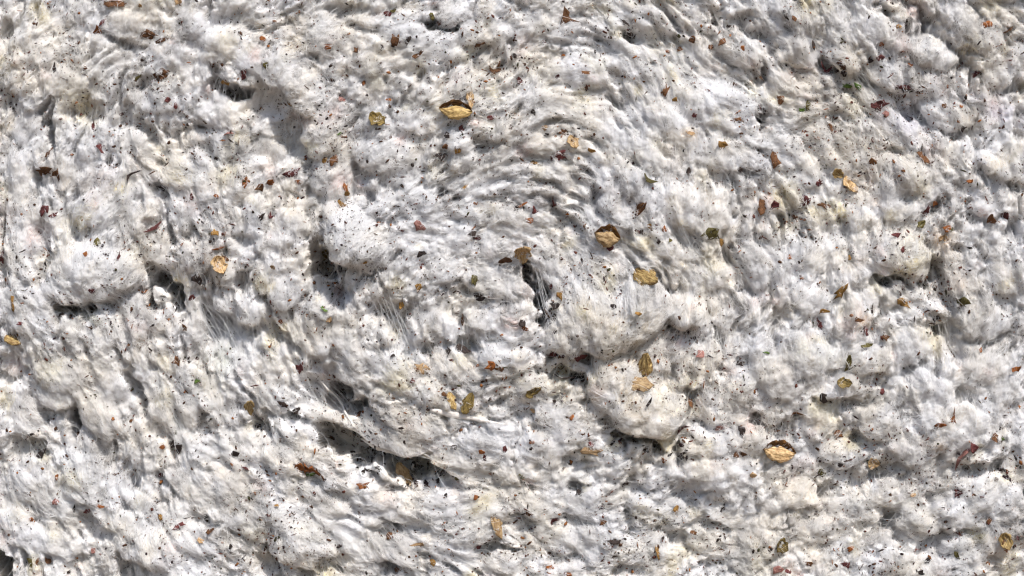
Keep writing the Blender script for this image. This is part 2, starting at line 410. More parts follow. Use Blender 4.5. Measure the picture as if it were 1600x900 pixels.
# ------------------------------------------------------------------ tufts: x, y, half-length, half-width, angle, height, undercut (degrees), look
TUFTS = [
 # the ones that stand out
 (552,372,50,42,35,60,106,"big angular white tuft jutting out with a shaded pocket beneath"),(575,395,36,26,-35,22,98,None),(530,345,30,26,60,24,95,None),
 (945,502,74,52,-4,34,106,"long drooping beige tuft with a dark crease beneath"),(1006,478,40,44,-20,32,106,None),(893,512,44,46,15,30,106,None),(905,470,42,50,60,20,95,None),
 (1072,482,32,29,20,48,114,"round beige tuft above the black gap"),(1085,455,26,24,0,22,95,None),(972,604,60,46,35,40,104,"broad tan tuft holding the ridged gold burr"),
 (1006,640,58,46,15,50,112,"wide low tuft with an underside in shade"),(1120,628,30,46,15,28,106,"upright oval tuft with a dark side"),(1100,694,38,20,5,22,104,None),
 (150,425,70,46,0,42,110,"wide overhanging bulge with a black slit beneath"),(110,450,40,26,10,24,108,None),(195,430,34,34,0,22,104,None),(150,330,30,32,0,22,95,None),
 (757,500,34,18,5,20,104,"lens-shaped white tuft with a crease round it"),(700,572,36,28,30,20,100,None),(730,328,34,20,-10,18,98,None),(705,23,30,17,0,24,112,"smooth white tuft over a small black gap"),
 (1412,396,40,36,10,32,112,"square tuft with a black hollow beneath"),(1440,415,20,22,0,22,106,None),(1552,258,28,15,35,28,112,"seed-shaped beige tuft"),(1538,500,36,32,10,22,102,"puffy grey-white tuft with a soft dark base"),
 (1450,80,46,26,30,24,108,"plump tuft with a thin dark line beneath"),(1417,118,66,30,18,26,108,"broad cream tuft above a dark red leaf strip"),(1318,92,34,20,35,26,106,"beige tuft under a dark diagonal cleft"),
 (1250,75,36,30,40,22,100,None),(1483,175,46,26,25,24,106,None),(1365,155,36,15,20,18,104,None),(1278,204,26,16,-10,20,106,"small knotted tuft with a brown hook"),
 (465,840,62,42,30,26,102,"large rounded tuft combed into ridges"),(420,805,40,26,40,18,96,None),(600,678,62,22,20,26,112,"torn ledge of lint above the dark cavity"),(540,685,40,20,35,20,110,None),
 (640,690,34,26,10,18,108,None),(505,725,26,24,0,18,98,None),(650,660,50,24,20,18,95,None),(720,720,50,30,25,14,95,None),
 (474,140,40,34,45,26,97,"bright ridge of lint above a shaded hollow"),(508,205,36,44,10,30,98,None),(520,275,34,46,-10,24,96,None),(440,108,44,30,30,20,95,None),(400,90,38,24,10,16,95,None),
 (607,245,50,34,0,20,98,None),(523,67,54,22,0,18,98,None),(720,150,30,26,0,14,95,None),(338,72,38,28,-20,20,98,None),(297,42,24,20,0,18,98,None),(197,40,32,24,0,16,96,None),
 (140,272,28,32,0,20,100,None),(102,265,22,34,0,18,98,None),(100,130,34,22,0,14,95,None),(60,85,26,20,0,14,96,None),(300,215,22,14,-15,20,108,None),
 (200,220,24,22,0,16,96,None),(250,155,32,24,0,14,95,None),(360,230,30,26,0,18,98,None),(420,235,26,22,0,16,98,None),
 (1117,165,62,40,20,22,98,None),(1060,130,50,26,20,16,96,None),(1000,110,34,18,20,18,104,None),(860,40,44,22,5,16,96,None),(900,110,50,22,10,14,95,None),
 (1155,80,40,22,25,18,100,None),(1190,150,24,26,0,18,104,None),(1120,240,46,26,15,18,100,None),(1165,245,30,18,10,16,104,None),(860,160,60,20,15,14,95,None),
 (1010,245,44,16,40,14,96,None),(1050,200,46,22,35,14,95,None),(930,200,40,14,35,14,98,None),(840,225,34,16,30,16,98,None),(990,290,50,18,50,14,95,None),
 (1257,405,36,32,10,20,98,None),(1225,430,20,44,0,16,95,None),(1265,470,32,22,0,16,98,None),(1300,240,46,26,40,18,96,None),(1240,250,44,30,40,18,96,None),
 (1180,420,22,36,-15,22,102,None),(1110,430,40,26,0,18,100,None),(1090,505,22,24,0,18,104,None),(1130,480,24,30,0,16,98,None),(940,420,40,30,55,16,95,None),
 (905,395,24,40,-20,16,96,None),(880,430,26,40,-15,18,98,None),(970,330,34,22,40,14,95,None),(1060,320,46,30,30,16,95,None),(1105,340,34,24,30,14,95,None),
 (1410,330,34,18,0,16,98,None),(1540,320,26,20,30,18,104,None),(1340,330,20,34,-10,16,96,None),(1500,430,30,36,-10,16,95,None),(1570,430,30,30,0,14,95,None),
 (1470,470,26,32,-10,16,98,None),(1335,490,18,26,10,18,102,None),(1357,472,12,22,0,16,102,None),(1350,560,40,24,0,16,96,None),(1415,540,40,30,0,16,96,None),
 (1270,560,40,26,10,18,98,None),(1260,530,36,18,0,16,98,None),(1300,600,44,26,0,18,100,None),(1215,590,26,34,0,16,98,None),(1190,560,20,36,0,16,98,None),
 (1160,600,22,30,0,16,98,None),(1080,570,26,36,-10,20,104,None),(1060,545,30,22,0,18,100,None),(1020,560,24,24,0,14,98,None),(1110,560,18,26,0,16,100,None),
 (245,385,26,26,0,20,104,None),(310,400,30,26,0,18,98,None),(355,470,26,20,0,16,100,None),(390,485,20,26,0,18,104,None),(95,578,42,34,0,20,102,None),(60,555,24,20,0,16,100,None),
 (20,560,24,26,0,14,98,None),(210,500,34,34,0,16,96,None),(150,520,36,26,0,14,95,None),(290,590,34,20,30,16,96,None),(170,600,30,22,30,14,95,None),(350,420,20,20,0,16,98,None),
 (420,430,26,30,20,16,98,None),(450,450,22,34,15,18,100,None),(455,350,28,24,30,18,100,None),(440,370,30,18,0,14,98,None),(490,520,22,40,-25,16,96,None),(545,540,20,44,-28,16,95,None),
 (500,480,18,18,0,18,102,None),(660,330,36,26,30,16,96,None),(640,380,30,24,30,14,95,None),(690,425,34,18,-5,16,100,None),(760,440,40,24,10,16,100,None),(715,370,26,26,0,16,98,None),
 (775,385,24,26,0,16,98,None),(680,500,44,20,40,16,96,None),(610,580,36,22,35,14,95,None),(660,610,44,20,20,14,95,None),(780,560,30,24,0,16,98,None),(815,560,22,20,0,18,102,None),
 (790,330,40,16,15,18,104,None),(740,290,44,20,0,16,98,None),(720,255,24,16,0,18,104,None),(775,200,26,24,0,16,98,None),(715,222,18,16,0,18,104,None),(660,190,44,22,10,14,95,None),
 (595,200,26,18,0,14,95,None),(850,610,30,14,-10,20,106,None),(830,600,22,16,0,18,104,None),(890,660,50,34,10,20,98,None),(850,700,40,24,0,16,96,None),(940,700,36,22,10,14,96,None),
 (925,645,36,14,-20,22,104,None),(1010,610,34,26,0,20,98,None),(1165,690,40,26,0,18,102,None),(1150,655,22,26,0,18,102,None),(1115,740,40,22,0,14,95,None),(1020,745,26,20,0,16,98,None),
 (1040,800,34,26,20,16,96,None),(1000,790,20,18,0,18,104,None),(930,790,44,26,15,16,96,None),(840,790,40,18,10,16,98,None),(870,840,36,22,15,16,98,None),(940,840,36,18,10,16,98,None),
 (1010,860,36,28,0,18,100,None),(1120,850,46,26,10,16,98,None),(1185,855,34,34,0,18,102,None),(1150,810,36,16,0,16,102,None),(1240,770,36,28,0,16,98,None),(1210,640,26,22,0,18,102,None),
 (1220,660,30,18,0,16,104,None),(1280,665,30,22,0,16,98,None),(1320,710,34,24,0,16,98,None),(1390,660,50,30,0,16,96,None),(1430,700,40,26,0,14,95,None),(1500,660,36,30,0,16,98,None),
 (1550,770,46,34,10,26,108,"bulging white tuft beside a dark diagonal gap"),(1590,735,26,30,0,22,106,None),(1480,750,44,28,10,16,96,None),(1400,770,40,24,-10,16,98,None),(1500,800,44,26,0,16,98,None),
 (1440,810,40,24,-10,16,100,None),(1510,845,40,16,-15,20,104,None),(1560,845,30,26,0,18,100,None),(1340,800,40,28,0,16,96,None),(1290,830,40,22,0,16,98,None),(1360,860,44,24,-10,16,98,None),
 (1400,880,36,20,0,14,95,None),(1570,610,30,24,0,16,98,None),(1450,610,40,26,0,14,95,None),(1530,580,40,24,0,14,96,None),
 (213,823,38,20,25,22,104,"smooth oblong tuft ending in a dark crease"),(250,858,40,34,15,24,104,None),(300,840,44,18,30,20,100,None),(240,800,60,14,38,18,98,None),(300,900,40,24,30,18,98,None),
 (350,770,50,30,30,16,96,None),(390,820,44,20,30,16,98,None),(300,760,44,24,30,14,95,None),(180,760,22,40,-10,18,100,None),(150,700,26,40,-20,16,96,None),(130,740,30,34,20,16,98,None),
 (60,760,50,30,50,16,96,None),(40,830,44,26,40,18,102,None),(90,850,40,24,30,18,104,None),(30,640,26,44,-15,14,95,None),(90,620,30,20,10,16,100,None),(160,650,26,40,-25,16,96,None),
 (250,620,26,40,-25,16,95,None),(350,650,30,26,30,20,98,None),(330,620,34,26,30,20,98,None),(290,630,26,34,-20,14,95,None),(380,700,40,22,35,14,95,None),(430,620,30,20,40,14,96,None),
 (460,680,40,18,30,14,98,None),(440,720,30,24,30,16,100,None),(480,710,24,20,0,18,102,None),(560,770,50,22,30,18,98,None),(500,780,50,18,30,18,98,None),(600,790,50,18,25,14,96,None),
 (640,800,44,20,20,14,96,None),(560,850,44,22,25,18,100,None),(620,860,44,18,20,16,100,None),(700,800,50,24,15,14,95,None),(700,860,46,22,20,16,98,None),(760,790,44,22,10,14,95,None),
 (800,880,40,22,10,16,98,None),(740,820,40,26,15,14,95,None),(670,770,30,14,10,16,98,None),(760,700,44,24,15,14,95,None),(560,880,40,18,20,14,98,None),
 (1240,20,40,22,40,16,98,None),(1310,25,40,20,40,16,98,None),(1370,45,46,20,42,16,98,None),(1490,30,40,16,45,16,98,None),(1540,60,30,26,40,16,98,None),(1560,110,34,22,50,16,98,None),
 (1340,230,46,24,45,16,96,None),(1400,200,40,22,45,18,98,None),(1390,280,34,40,-10,16,96,None),(1440,280,44,22,30,18,98,None),(1500,245,30,24,30,16,98,None),(1590,250,22,30,0,14,96,None),
 (40,200,26,26,0,14,96,None),(30,280,22,44,0,16,96,None),(180,300,24,34,0,18,98,None),(230,270,24,20,0,16,98,None),(280,270,30,26,0,16,98,None),(330,290,24,30,0,16,98,None),
 (370,290,20,30,0,18,100,None),(400,330,24,28,0,16,98,None),(40,330,24,34,0,14,96,None),(40,400,24,40,0,14,96,None),(20,480,22,30,0,14,98,None),(60,480,26,30,0,14,96,None),
 (200,340,24,28,0,16,98,None),(290,330,26,30,0,14,96,None),(640,60,40,18,5,14,96,None),(760,50,44,22,5,16,98,None),(580,100,36,20,0,14,96,None),(680,80,40,20,0,16,98,None),
]
tuft_objs = []
def make_tuft(i, x, y, a, b, th, hgt, und, label):
    g = np.random.default_rng(1000 + i)
    nth = max(int(max(a, b) * 1.75 / 2.3), 8)
    nph = max(int(2 * math.pi * math.sqrt((a * a + b * b) / 2) / 2.6), 24)
    t = np.linspace(0, R(und), nth + 1)[1:]
    ph = np.arange(nph) / nph * 2 * math.pi
    T, P = np.meshgrid(t, ph, indexing='ij')
    wob = np.ones(nph)
    for q in range(2, 8):
        wob += g.normal(0, 0.11 / q ** 0.7) * np.cos(q * ph + g.uniform(0, 6.28))
    # flat-topped pillow, steeper towards its rim
    rr = np.sin(np.minimum(T, math.pi / 2)) * np.where(T > math.pi / 2, 1 - 0.30 * (T - math.pi / 2) / 0.35, 1) * wob[None, :]
    zz = np.where(T < math.pi / 2, np.cos(np.minimum(T, math.pi / 2)) ** 0.85, -(T - math.pi / 2) * 2.0)
    c, s = math.cos(R(th)), math.sin(R(th))
    lx_, ly_ = a * rr * np.cos(P), b * rr * np.sin(P)
    wx = x + lx_ * c - ly_ * s
    wy = y + lx_ * s + ly_ * c
    base = np.percentile(sample(HB, wx[-4:].ravel(), wy[-4:].ravel()), 45)
    # bigger folds and lobes on the tuft, then the same combed fuzz as the mat
    lob = sample(LOB, wx, wy)
    up = np.clip(zz, 0, 1)
    z = base + hgt * 0.92 * zz + 0.9 * lob * (0.3 + 0.7 * up) + 0.9 * sample(FUZZ, wx, wy) * (0.35 + 0.65 * up)
    out = (0.55 * lob + 0.8 * sample(FUZZ, wx + 40, wy)) * (1 - up) * 0.9
    nrm = np.hypot(lx_, ly_) + 1e-6
    wx = wx + out * (wx - x) / nrm
    wy = wy + out * (wy - y) / nrm + 0.42 * hgt * up - 0.10 * hgt
    cx, cy, cz = x, y + 0.32 * hgt, float(z[0].mean())
    px = np.concatenate([[wx[0].mean()], wx.ravel()]); py = np.concatenate([[wy[0].mean()], wy.ravel()]); pz = np.concatenate([[cz], z.ravel()])
    tri = np.stack([np.zeros(nph, int), 1 + (np.arange(nph) + 1) % nph, 1 + np.arange(nph)], -1)
    id2 = 1 + np.arange(nth * nph).reshape(nth, nph)
    nx_ = np.roll(id2, -1, axis=1)
    qd = np.stack([id2[:-1], nx_[:-1], nx_[1:], id2[1:]], -1).reshape(-1, 4)
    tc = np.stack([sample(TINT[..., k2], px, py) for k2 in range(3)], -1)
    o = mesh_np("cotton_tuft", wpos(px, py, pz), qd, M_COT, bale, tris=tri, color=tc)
    if label: o["label"] = label
    # denser samples for the height map
    for f in (0.0, 0.5):
        z2 = z[:-1] * (1 - f) + z[1:] * f; x2 = wx[:-1] * (1 - f) + wx[1:] * f; y2 = wy[:-1] * (1 - f) + wy[1:] * f
        splat(x2.ravel(), y2.ravel(), z2.ravel())
        splat(((x2 + np.roll(x2, 1, 1)) / 2).ravel(), ((y2 + np.roll(y2, 1, 1)) / 2).ravel(), ((z2 + np.roll(z2, 1, 1)) / 2).ravel())
    return o

HB = blur(H0 - np.median(H0), 6)
LOB = blur(B2, 2) * 0.9 + blur(B3, 1.3) + 2.2 * smooth_noise(14, 71)
LOB -= LOB.mean()
for i, tf in enumerate(TUFTS[:299]):
    tf = list(tf)
    if tf[5] < 24: tf[5] *= 0.72
    make_tuft(i, *tf)

# close the small holes in the height map
for _ in range(5):
    bad = HT < -900
    if not bad.any(): break
    nb = np.full(HT.shape, -1e3)
    for dy in (-1, 0, 1):
        for dx in (-1, 0, 1):
            nb = np.maximum(nb, np.roll(np.roll(HT, dy, 0), dx, 1))
    HT[bad] = nb[bad]
HT = np.maximum(HT, -120)
HS = blur(HT, 3.0)
HS6 = blur(np.maximum(HT, blur(HT, 6)), 8)
GYs, GXs = np.gradient(HS, G)
CONV = (HS - blur(HT, 16)) / 5.0

# ------------------------------------------------------------------ loose fibres lying over the lint
def hair_object(name, P, rad, tintc):
    """P: fibres x points x 3 in metres, RAD the same without the last axis in working units"""
    n, npt = P.shape[:2]
    hc = bpy.data.hair_curves.new(name)
    hc.add_curves([npt] * n)
    hc.attributes["position"].data.foreach_set("vector", np.ascontiguousarray(P, dtype=np.float32).ravel())
    ra = hc.attributes.get("radius") or hc.attributes.new("radius", 'FLOAT', 'POINT')
    ra.data.foreach_set("value", (rad * S).astype(np.float32).ravel())
    ta = hc.attributes.new("tint", 'FLOAT_COLOR', 'CURVE')
    c = np.ones((n, 4), np.float32); c[:, :3] = tintc
    ta.data.foreach_set("color", c.ravel())
    hc.materials.append(M_FIB)
    o = bpy.data.objects.new(name, hc)
    COL.objects.link(o); o.parent = bale
    o["kind"] = "stuff"
    return o
PROF = np.array([0.3, 0.85, 1, 1, 0.95, 0.7, 0.2])

def tint_at(x, y, g):
    return (1 - 0.5 * (1 - np.stack([sample(TINT[..., c], x, y) for c in range(3)], -1))) * g.uniform(0.97, 1.03, (len(x), 1))

def locks(name, nl, per, seed, r0, r1, l0, l1, hump, radf):
    """little locks of lint: bundles of curled fibres that follow the combing direction, thick in the middle, loose at the ends"""
    g = np.random.default_rng(seed)
    x = g.uniform(-80, 1680, nl); y = g.uniform(-80, 980, nl)
    k0 = (sample(pit, x, y) < 26) | (g.random(nl) < 0.3)
    x, y = x[k0], y[k0]; nl = len(x)
    st = np.clip(sample(STRK, x, y), 0.1, 1.2)
    cv = np.clip(sample(CONV, x, y), -1, 1)
    n = nl * per
    rp = lambda a: np.repeat(a, per)
    L = rp(g.uniform(l0, l1, nl) * (0.55 + 0.5 * st))
    Rr = rp(g.uniform(r0, r1, nl) * (1.25 - 0.35 * st))
    da = rp(g.normal(0, 1, nl) * (0.15 + 0.75 * (1 - np.clip(st, 0, 1)) + 0.35 * np.clip(cv, 0, 1)))
    hp = rp(g.uniform(0.4, 1.0, nl) * hump)
    cu = rp(g.normal(0, 0.16, nl)) + g.normal(0, 0.10, n)
    o = np.clip(g.normal(0, 0.55, n), -1.6, 1.6)
    dep = g.uniform(0, 1, n)
    fa = g.normal(0, 0.22, n) + np.where(g.random(n) < 0.10, g.normal(0, 1.0, n), 0)
    sh = g.uniform(-0.35, 0.35, n)
    w1, w2 = g.uniform(0, 6.28, n), g.normal(0, 0.9, n)
    X, Y = rp(x), rp(y)
    A0 = sample(ang, X, Y) + da
    px = X - np.sin(A0) * o * Rr + np.cos(A0) * sh * L
    py = Y + np.cos(A0) * o * Rr + np.sin(A0) * sh * L
    px = px - np.cos(A0) * L * 0.5; py = py - np.sin(A0) * L * 0.5
    P = np.empty((n, 7, 3), np.float32)
    bc = 0.6 * sample(HS, X, Y)
    for k2 in range(7):
        t = k2 / 6
        base = np.maximum(sample(HT, px, py), sample(HS, px, py) - 1.5)
        dome = np.clip(1 - (o / 1.5) ** 2, 0, 1) * math.sin(math.pi * (0.08 + 0.84 * t)) ** 0.8
        z = base + hp * dome * (0.25 + 0.75 * dep) + 0.8 * np.sin(w1 + 5 * t) * dep - 0.2
        P[:, k2] = wpos(px, py, z)
        a = sample(ang, px, py) + da + fa + cu * (k2 - 3) + 0.35 * w2 * np.sin(w1 + 4.5 * t)
        px = px + L / 6 * np.cos(a); py = py + L / 6 * np.sin(a)
    rad = (g.uniform(0.6, 1.35, n) * radf)[:, None] * PROF[None]
    tc = np.repeat(tint_at(x, y, g), per, axis=0) * g.uniform(0.95, 1.05, (n, 1))
    return hair_object(name, P, rad, np.clip(tc, 0, 0.94))

def stray(name, n, seed, l0, l1, lift, radf):
    """single loose fibres, curled every way, standing off the surface"""
    g = np.random.default_rng(seed)
    px = g.uniform(-80, 1680, n); py = g.uniform(-80, 980, n)
    tc = tint_at(px, py, g)
    st = np.clip(sample(STRK, px, py), 0.1, 1.2)
    L = g.uniform(l0, l1, n); da = g.normal(0, 1, n) * (0.5 + 0.9 * (1 - np.clip(st, 0, 1))) ; cu = g.normal(0, 0.3, n); lf = np.abs(g.normal(0, lift, n)) + 1
    br = g.random(n) < 0.4
    P = np.empty((n, 7, 3), np.float32)
    for k2 in range(7):
        t = k2 / 6
        base = np.maximum(sample(HT, px, py), sample(HS, px, py)); base = np.where(br, np.maximum(base, sample(HS6, px, py)), base)
        P[:, k2] = wpos(px, py, base + lf * math.sin(math.pi * t))
        a = sample(ang, px, py) + da + cu * (k2 - 3)
        px = px + L / 6 * np.cos(a); py = py + L / 6 * np.sin(a)
    return hair_object(name, P, (g.uniform(0.6, 1.3, n) * radf)[:, None] * PROF[None], np.clip(tc, 0, 0.94))
locks("lint_lock", 10000, 11, 401, 3.0, 8.0, 20, 56, 6.5, 0.25)
def puffs(name, nl, per, seed, r0, r1, hump, radf):
    """small fluffy balls of tangled lint"""
    g = np.random.default_rng(seed)
    x = g.uniform(-80, 1680, nl); y = g.uniform(-80, 980, nl)
    st = np.clip(sample(STRK, x, y), 0.1, 1.2)
    k0 = (g.uniform(0, 1, nl) < 1.0 - 0.2 * np.clip(st, 0, 1) - 0.9 * np.clip(-sample(CONV, x, y), 0, 1)) & (sample(pit, x, y) < 22)
    x, y, st = x[k0], y[k0], st[k0]; nl = len(x); n = nl * per
    rp = lambda a: np.repeat(a, per)
    Rr = rp(g.uniform(r0, r1, nl)); el = rp(1 + 2.3 * st * g.uniform(0.25, 1, nl)); hp = rp(g.uniform(0.5, 1, nl) * hump)
    A0 = rp(sample(ang, x, y) + g.normal(0, 0.2, nl))
    X, Y = rp(x), rp(y)
    q = np.sqrt(g.uniform(0, 1, n)) * 0.95; f = g.uniform(0, 6.283, n)
    u, v = q * np.cos(f), q * np.sin(f)
    hd = g.uniform(0, 6.283, n); cu = g.normal(0, 0.42, n); L = g.uniform(0.9, 2.4, n) * Rr
    dep = g.uniform(0.1, 1.0, n) ** 0.6
    P = np.empty((n, 7, 3), np.float32)
    for k2 in range(7):
        lx_, ly_ = u * Rr * el, v * Rr
        wx = X + lx_ * np.cos(A0) - ly_ * np.sin(A0); wy = Y + lx_ * np.sin(A0) + ly_ * np.cos(A0)
        dd = u * u + v * v
        dome = np.sqrt(np.clip(1.12 - dd, 0, 1))
        base = np.maximum(sample(HT, wx, wy), sample(HS, wx, wy) - 1)
        P[:, k2] = wpos(wx, wy, base + hp * dome * dep + 0.3 + np.clip(dd - 1, 0, 1) * 2.0)
        a = hd + cu * k2
        u = u + L / Rr / 6 * np.cos(a) / el; v = v + L / Rr / 6 * np.sin(a)
    rad = (g.uniform(0.6, 1.35, n) * radf)[:, None] * PROF[None]
    tc = np.repeat(tint_at(x, y, g), per, axis=0) * g.uniform(0.97, 1.05, (n, 1))
    return hair_object(name, P, rad, np.clip(tc, 0, 0.94))
puffs("lint_puff", 13500, 21, 411, 4.0, 11.5, 9.0, 0.21)

def bridges(name, n, seed, l0, l1, radf):
    """fibres left hanging across the hollows"""
    g = np.random.default_rng(seed)
    jj, ii = np.nonzero(pit > 9)
    k0 = g.integers(0, len(jj), n)
    px = gx[ii[k0]] + g.normal(0, 6, n); py = gy[jj[k0]] + g.normal(0, 6, n)
    tc = tint_at(px, py, g)
    L = g.uniform(l0, l1, n); A = sample(ang, px, py) + g.normal(0, 0.45, n); cu = g.normal(0, 0.24, n)
    px = px - np.cos(A) * L / 2; py = py - np.sin(A) * L / 2
    XY = []
    for k2 in range(7):
        XY.append((px.copy(), py.copy()))
        a = A + cu * (k2 - 3); px = px + L / 6 * np.cos(a); py = py + L / 6 * np.sin(a)
    z0 = np.maximum(sample(HT, *XY[0]), sample(HS, *XY[0])); z1 = np.maximum(sample(HT, *XY[6]), sample(HS, *XY[6]))
    sag = g.uniform(0, 14, n) * np.clip(L / 50, 0.3, 1.2)
    P = np.empty((n, 7, 3), np.float32)
    for k2 in range(7):
        t = k2 / 6
        P[:, k2] = wpos(XY[k2][0], XY[k2][1], np.maximum(np.maximum(sample(HT, *XY[k2]), sample(HS, *XY[k2]) - 2) + 0.4, z0 + (z1 - z0) * t - sag * math.sin(math.pi * t)))
    return hair_object(name, P, (g.uniform(0.6, 1.4, n) * radf)[:, None] * PROF[None], np.clip(tc, 0, 0.94))
bridges("bridging_fibre", 5500, 421, 16, 52, 0.16)
stray("stray_fibre", 38000, 402, 14, 60, 4.5, 0.17)

# strands pulled across the hollows, as the photograph shows them: x0, y0, x1, y1, width, count
PULLED = [(500,600,592,705,12,70),(455,600,525,668,12,40),(85,425,150,482,26,80),(150,440,215,470,20,40),(452,180,470,240,24,90),(352,118,332,196,7,40),(842,430,872,525,11,70),
 (556,655,655,718,16,80),(228,585,296,690,20,80),(18,596,72,700,18,70),(596,460,645,548,26,110),(1330,95,1395,170,16,50),(300,470,350,560,22,90),(330,480,400,570,22,60),
 (690,720,760,770,30,60),(640,690,740,740,14,60),(1130,470,1128,560,10,60),(250,440,285,500,8,30),(870,305,960,370,22,70),(1040,330,1090,400,20,60),(195,740,205,800,10,40),
 (100,655,125,690,8,30),(1255,205,1300,250,20,40),(1470,490,1495,550,14,40),(470,590,500,640,16,40)]
g = np.random.default_rng(310)
PL = []
for (xa, ya, xb, yb, wd, ct) in PULLED:
    dx, dy = xb - xa, yb - ya; ln = math.hypot(dx, dy)
    for q in range(ct // 3):
        o1, o2 = g.normal(0, wd * 0.5), g.normal(0, wd * 0.5); t0, t1 = g.uniform(-0.25, 0.35), g.uniform(0.65, 1.25)
        bow = g.normal(0, 7)
        t = np.linspace(t0, t1, 7); f = np.linspace(0, 1, 7)
        cx = xa + dx * t - dy / ln * (o1 + (o2 - o1) * f + bow * np.sin(f * math.pi)); cy = ya + dy * t + dx / ln * (o1 + (o2 - o1) * f + bow * np.sin(f * math.pi))
        z = np.maximum(sample(HT, cx, cy), sample(HS, cx, cy))
        line = z[0] + (z[-1] - z[0]) * f
        PL.append(wpos(cx, cy, np.maximum(z + 0.6, line + g.uniform(-8, 1) * np.sin(f * math.pi))))
PL = np.array(PL)
hair_object("pulled_fibre", PL, g.uniform(0.13, 0.28, len(PL))[:, None] * PROF[None], np.full((len(PL), 3), 0.88))

# ------------------------------------------------------------------ plant trash caught in the lint
def frame_at(x, y, ang_deg, lift, tilt=0.25, g=None, foot=3.0):
    gxv = float(np.clip(sample(GXs, np.array([x]), np.array([y]))[0], -0.9, 0.9)); gyv = float(np.clip(sample(GYs, np.array([x]), np.array([y]))[0], -0.9, 0.9))
    gxv0, gyv0 = gxv, gyv
    if g is not None:
        gxv += g.normal(0, tilt); gyv += g.normal(0, tilt)
    n = Vector((-gxv, -1.0, gyv)).normalized()          # world: y towards the viewer is negative; plane y is down
    a = R(ang_deg)
    t = Vector((math.cos(a), 0, -math.sin(a)))
    t = (t - n * t.dot(n)).normalized()
    b = n.cross(t)
    dx = np.array([0, 1, -1, 0, 0, .7, .7, -.7, -.7]) * foot; dy = np.array([0, 0, 0, 1, -1, .7, -.7, .7, -.7]) * foot
    zz = np.maximum(sample(HT, x + dx, y + dy), sample(HS, x + dx, y + dy))
    z = float(np.percentile(zz + gxv0 * -dx + gyv0 * -dy, 75)) + lift
    p = wpos(np.array(x), np.array(y), np.array(z))
    m = Matrix((t, b, n)).transposed().to_4x4()
    m.translation = Vector([float(v) for v in p])
    return m

def flake_mesh(name, w_, h_, g, mat, n=8, curl=0.35, jag=0.3):
    """a torn, curled scrap of dry leaf with a real thickness; local z is outwards"""
    th = np.sort(g.uniform(0, 2 * math.pi, n) * 0.35 + np.linspace(0, 2 * math.pi, n, endpoint=False) * 0.65 + 0.0)
    th = np.linspace(0, 2 * math.pi, n, endpoint=False) + g.uniform(-0.28, 0.28, n)
    rr = 1 + g.uniform(-jag, jag, n)
    px = 0.5 * w_ * rr * np.cos(th); py = 0.5 * h_ * rr * np.sin(th)
    m = 0.5 * min(w_, h_)
    cu = g.normal(0, curl); fold = g.normal(0, curl)
    zf = lambda X, Y: cu * (X * X) / (0.5 * w_) + fold * Y * np.abs(Y) / (0.5 * h_)
    tk = 0.25 + 0.02 * m
    ox = np.stack([px, py, zf(px, py) + g.normal(0, 0.10 * m, n)], -1)
    ix = np.stack([px * .5, py * .5, zf(px * .5, py * .5) + 0.15 * m + g.normal(0, 0.14 * m, n)], -1)
    cv = np.array([[g.normal(0, .1 * m), g.normal(0, .1 * m), 0.12 * m + g.normal(0, .08 * m)]])
    bx = ox.copy(); bx[:, 2] -= tk
    bc = cv.copy(); bc[:, 2] -= tk + 0.05 * m
    v = np.concatenate([ox, ix, cv, bx, bc]) * S
    f = []
    for k2 in range(n):
        j = (k2 + 1) % n
        f += [(k2, j, n + j), (k2, n + j, n + k2), (n + k2, n + j, 2 * n), (k2, 2 * n + 1 + k2, 2 * n + 1 + j), (k2, 2 * n + 1 + j, j), (2 * n + 1 + j, 2 * n + 1 + k2, 3 * n + 1)]
    o = mesh_np(name, v, None, mat, None, tris=np.array(f), smooth=False)
    return o

def shell_mesh(name, w_, h_, g, mat, depth=0.35, nu=16, nv=10, tip=1.0):
    """dry boll wall: a boat-shaped shell, hollow towards the viewer, ribbed along its length and torn at the rim"""
    u = np.linspace(-1, 1, nu); v = np.linspace(-1, 1, nv)
    U, V = np.meshgrid(u, v, indexing='ij')
    hw = (1 - np.abs(U) ** 2.2) ** 0.6 * (1 - 0.18 * tip * U) + 0.05
    rag = 1 + 0.13 * np.sin(U * 7 + g.uniform(0, 6)) * np.abs(V) + g.normal(0, 0.07, U.shape) * np.abs(V)
    x = 0.5 * w_ * U * (1 + 0.10 * (1 - V * V) * np.sign(U) * np.abs(U) ** 3)
    y = 0.5 * h_ * V * hw * rag
    dp = depth * min(w_, h_)
    skew = 0.28 * g.normal()
    hw = hw * (1 + skew * U) * (1 + 0.10 * np.sin(U * 6 + g.uniform(0, 6)))
    z = -dp * (1 - V * V) * (1 - 0.75 * U * U) + 0.028 * h_ * np.cos(V * 11 + U * 1.5) + g.normal(0, 0.012 * h_, U.shape)
    z += 0.12 * h_ * U * U * tip + 0.09 * h_ * np.sin(V * 9 + 2.0 * np.sin(U * 4 + g.uniform(0, 6))) * (1 - 0.3 * U * U)
    tk = 0.6
    top = np.stack([x, y, z], -1).reshape(-1, 3)
    bot = top.copy(); bot[:, 2] -= tk; bot[:, :2] *= 1.02
    vv = np.concatenate([top, bot]) * S
    N = nu * nv
    id1 = np.arange(N).reshape(nu, nv)
    q = np.stack([id1[:-1, :-1], id1[1:, :-1], id1[1:, 1:], id1[:-1, 1:]], -1).reshape(-1, 4)
    q2 = q[:, ::-1] + N
    ring = np.concatenate([id1[0, :], id1[1:, -1], id1[-1, -2::-1], id1[-2:0:-1, 0]])
    nx_ = np.roll(ring, -1)
    q3 = np.stack([ring, nx_, nx_ + N, ring + N], -1)
    o = mesh_np(name, vv, np.concatenate([q, q2, q3]), mat, None)
    return o, dp

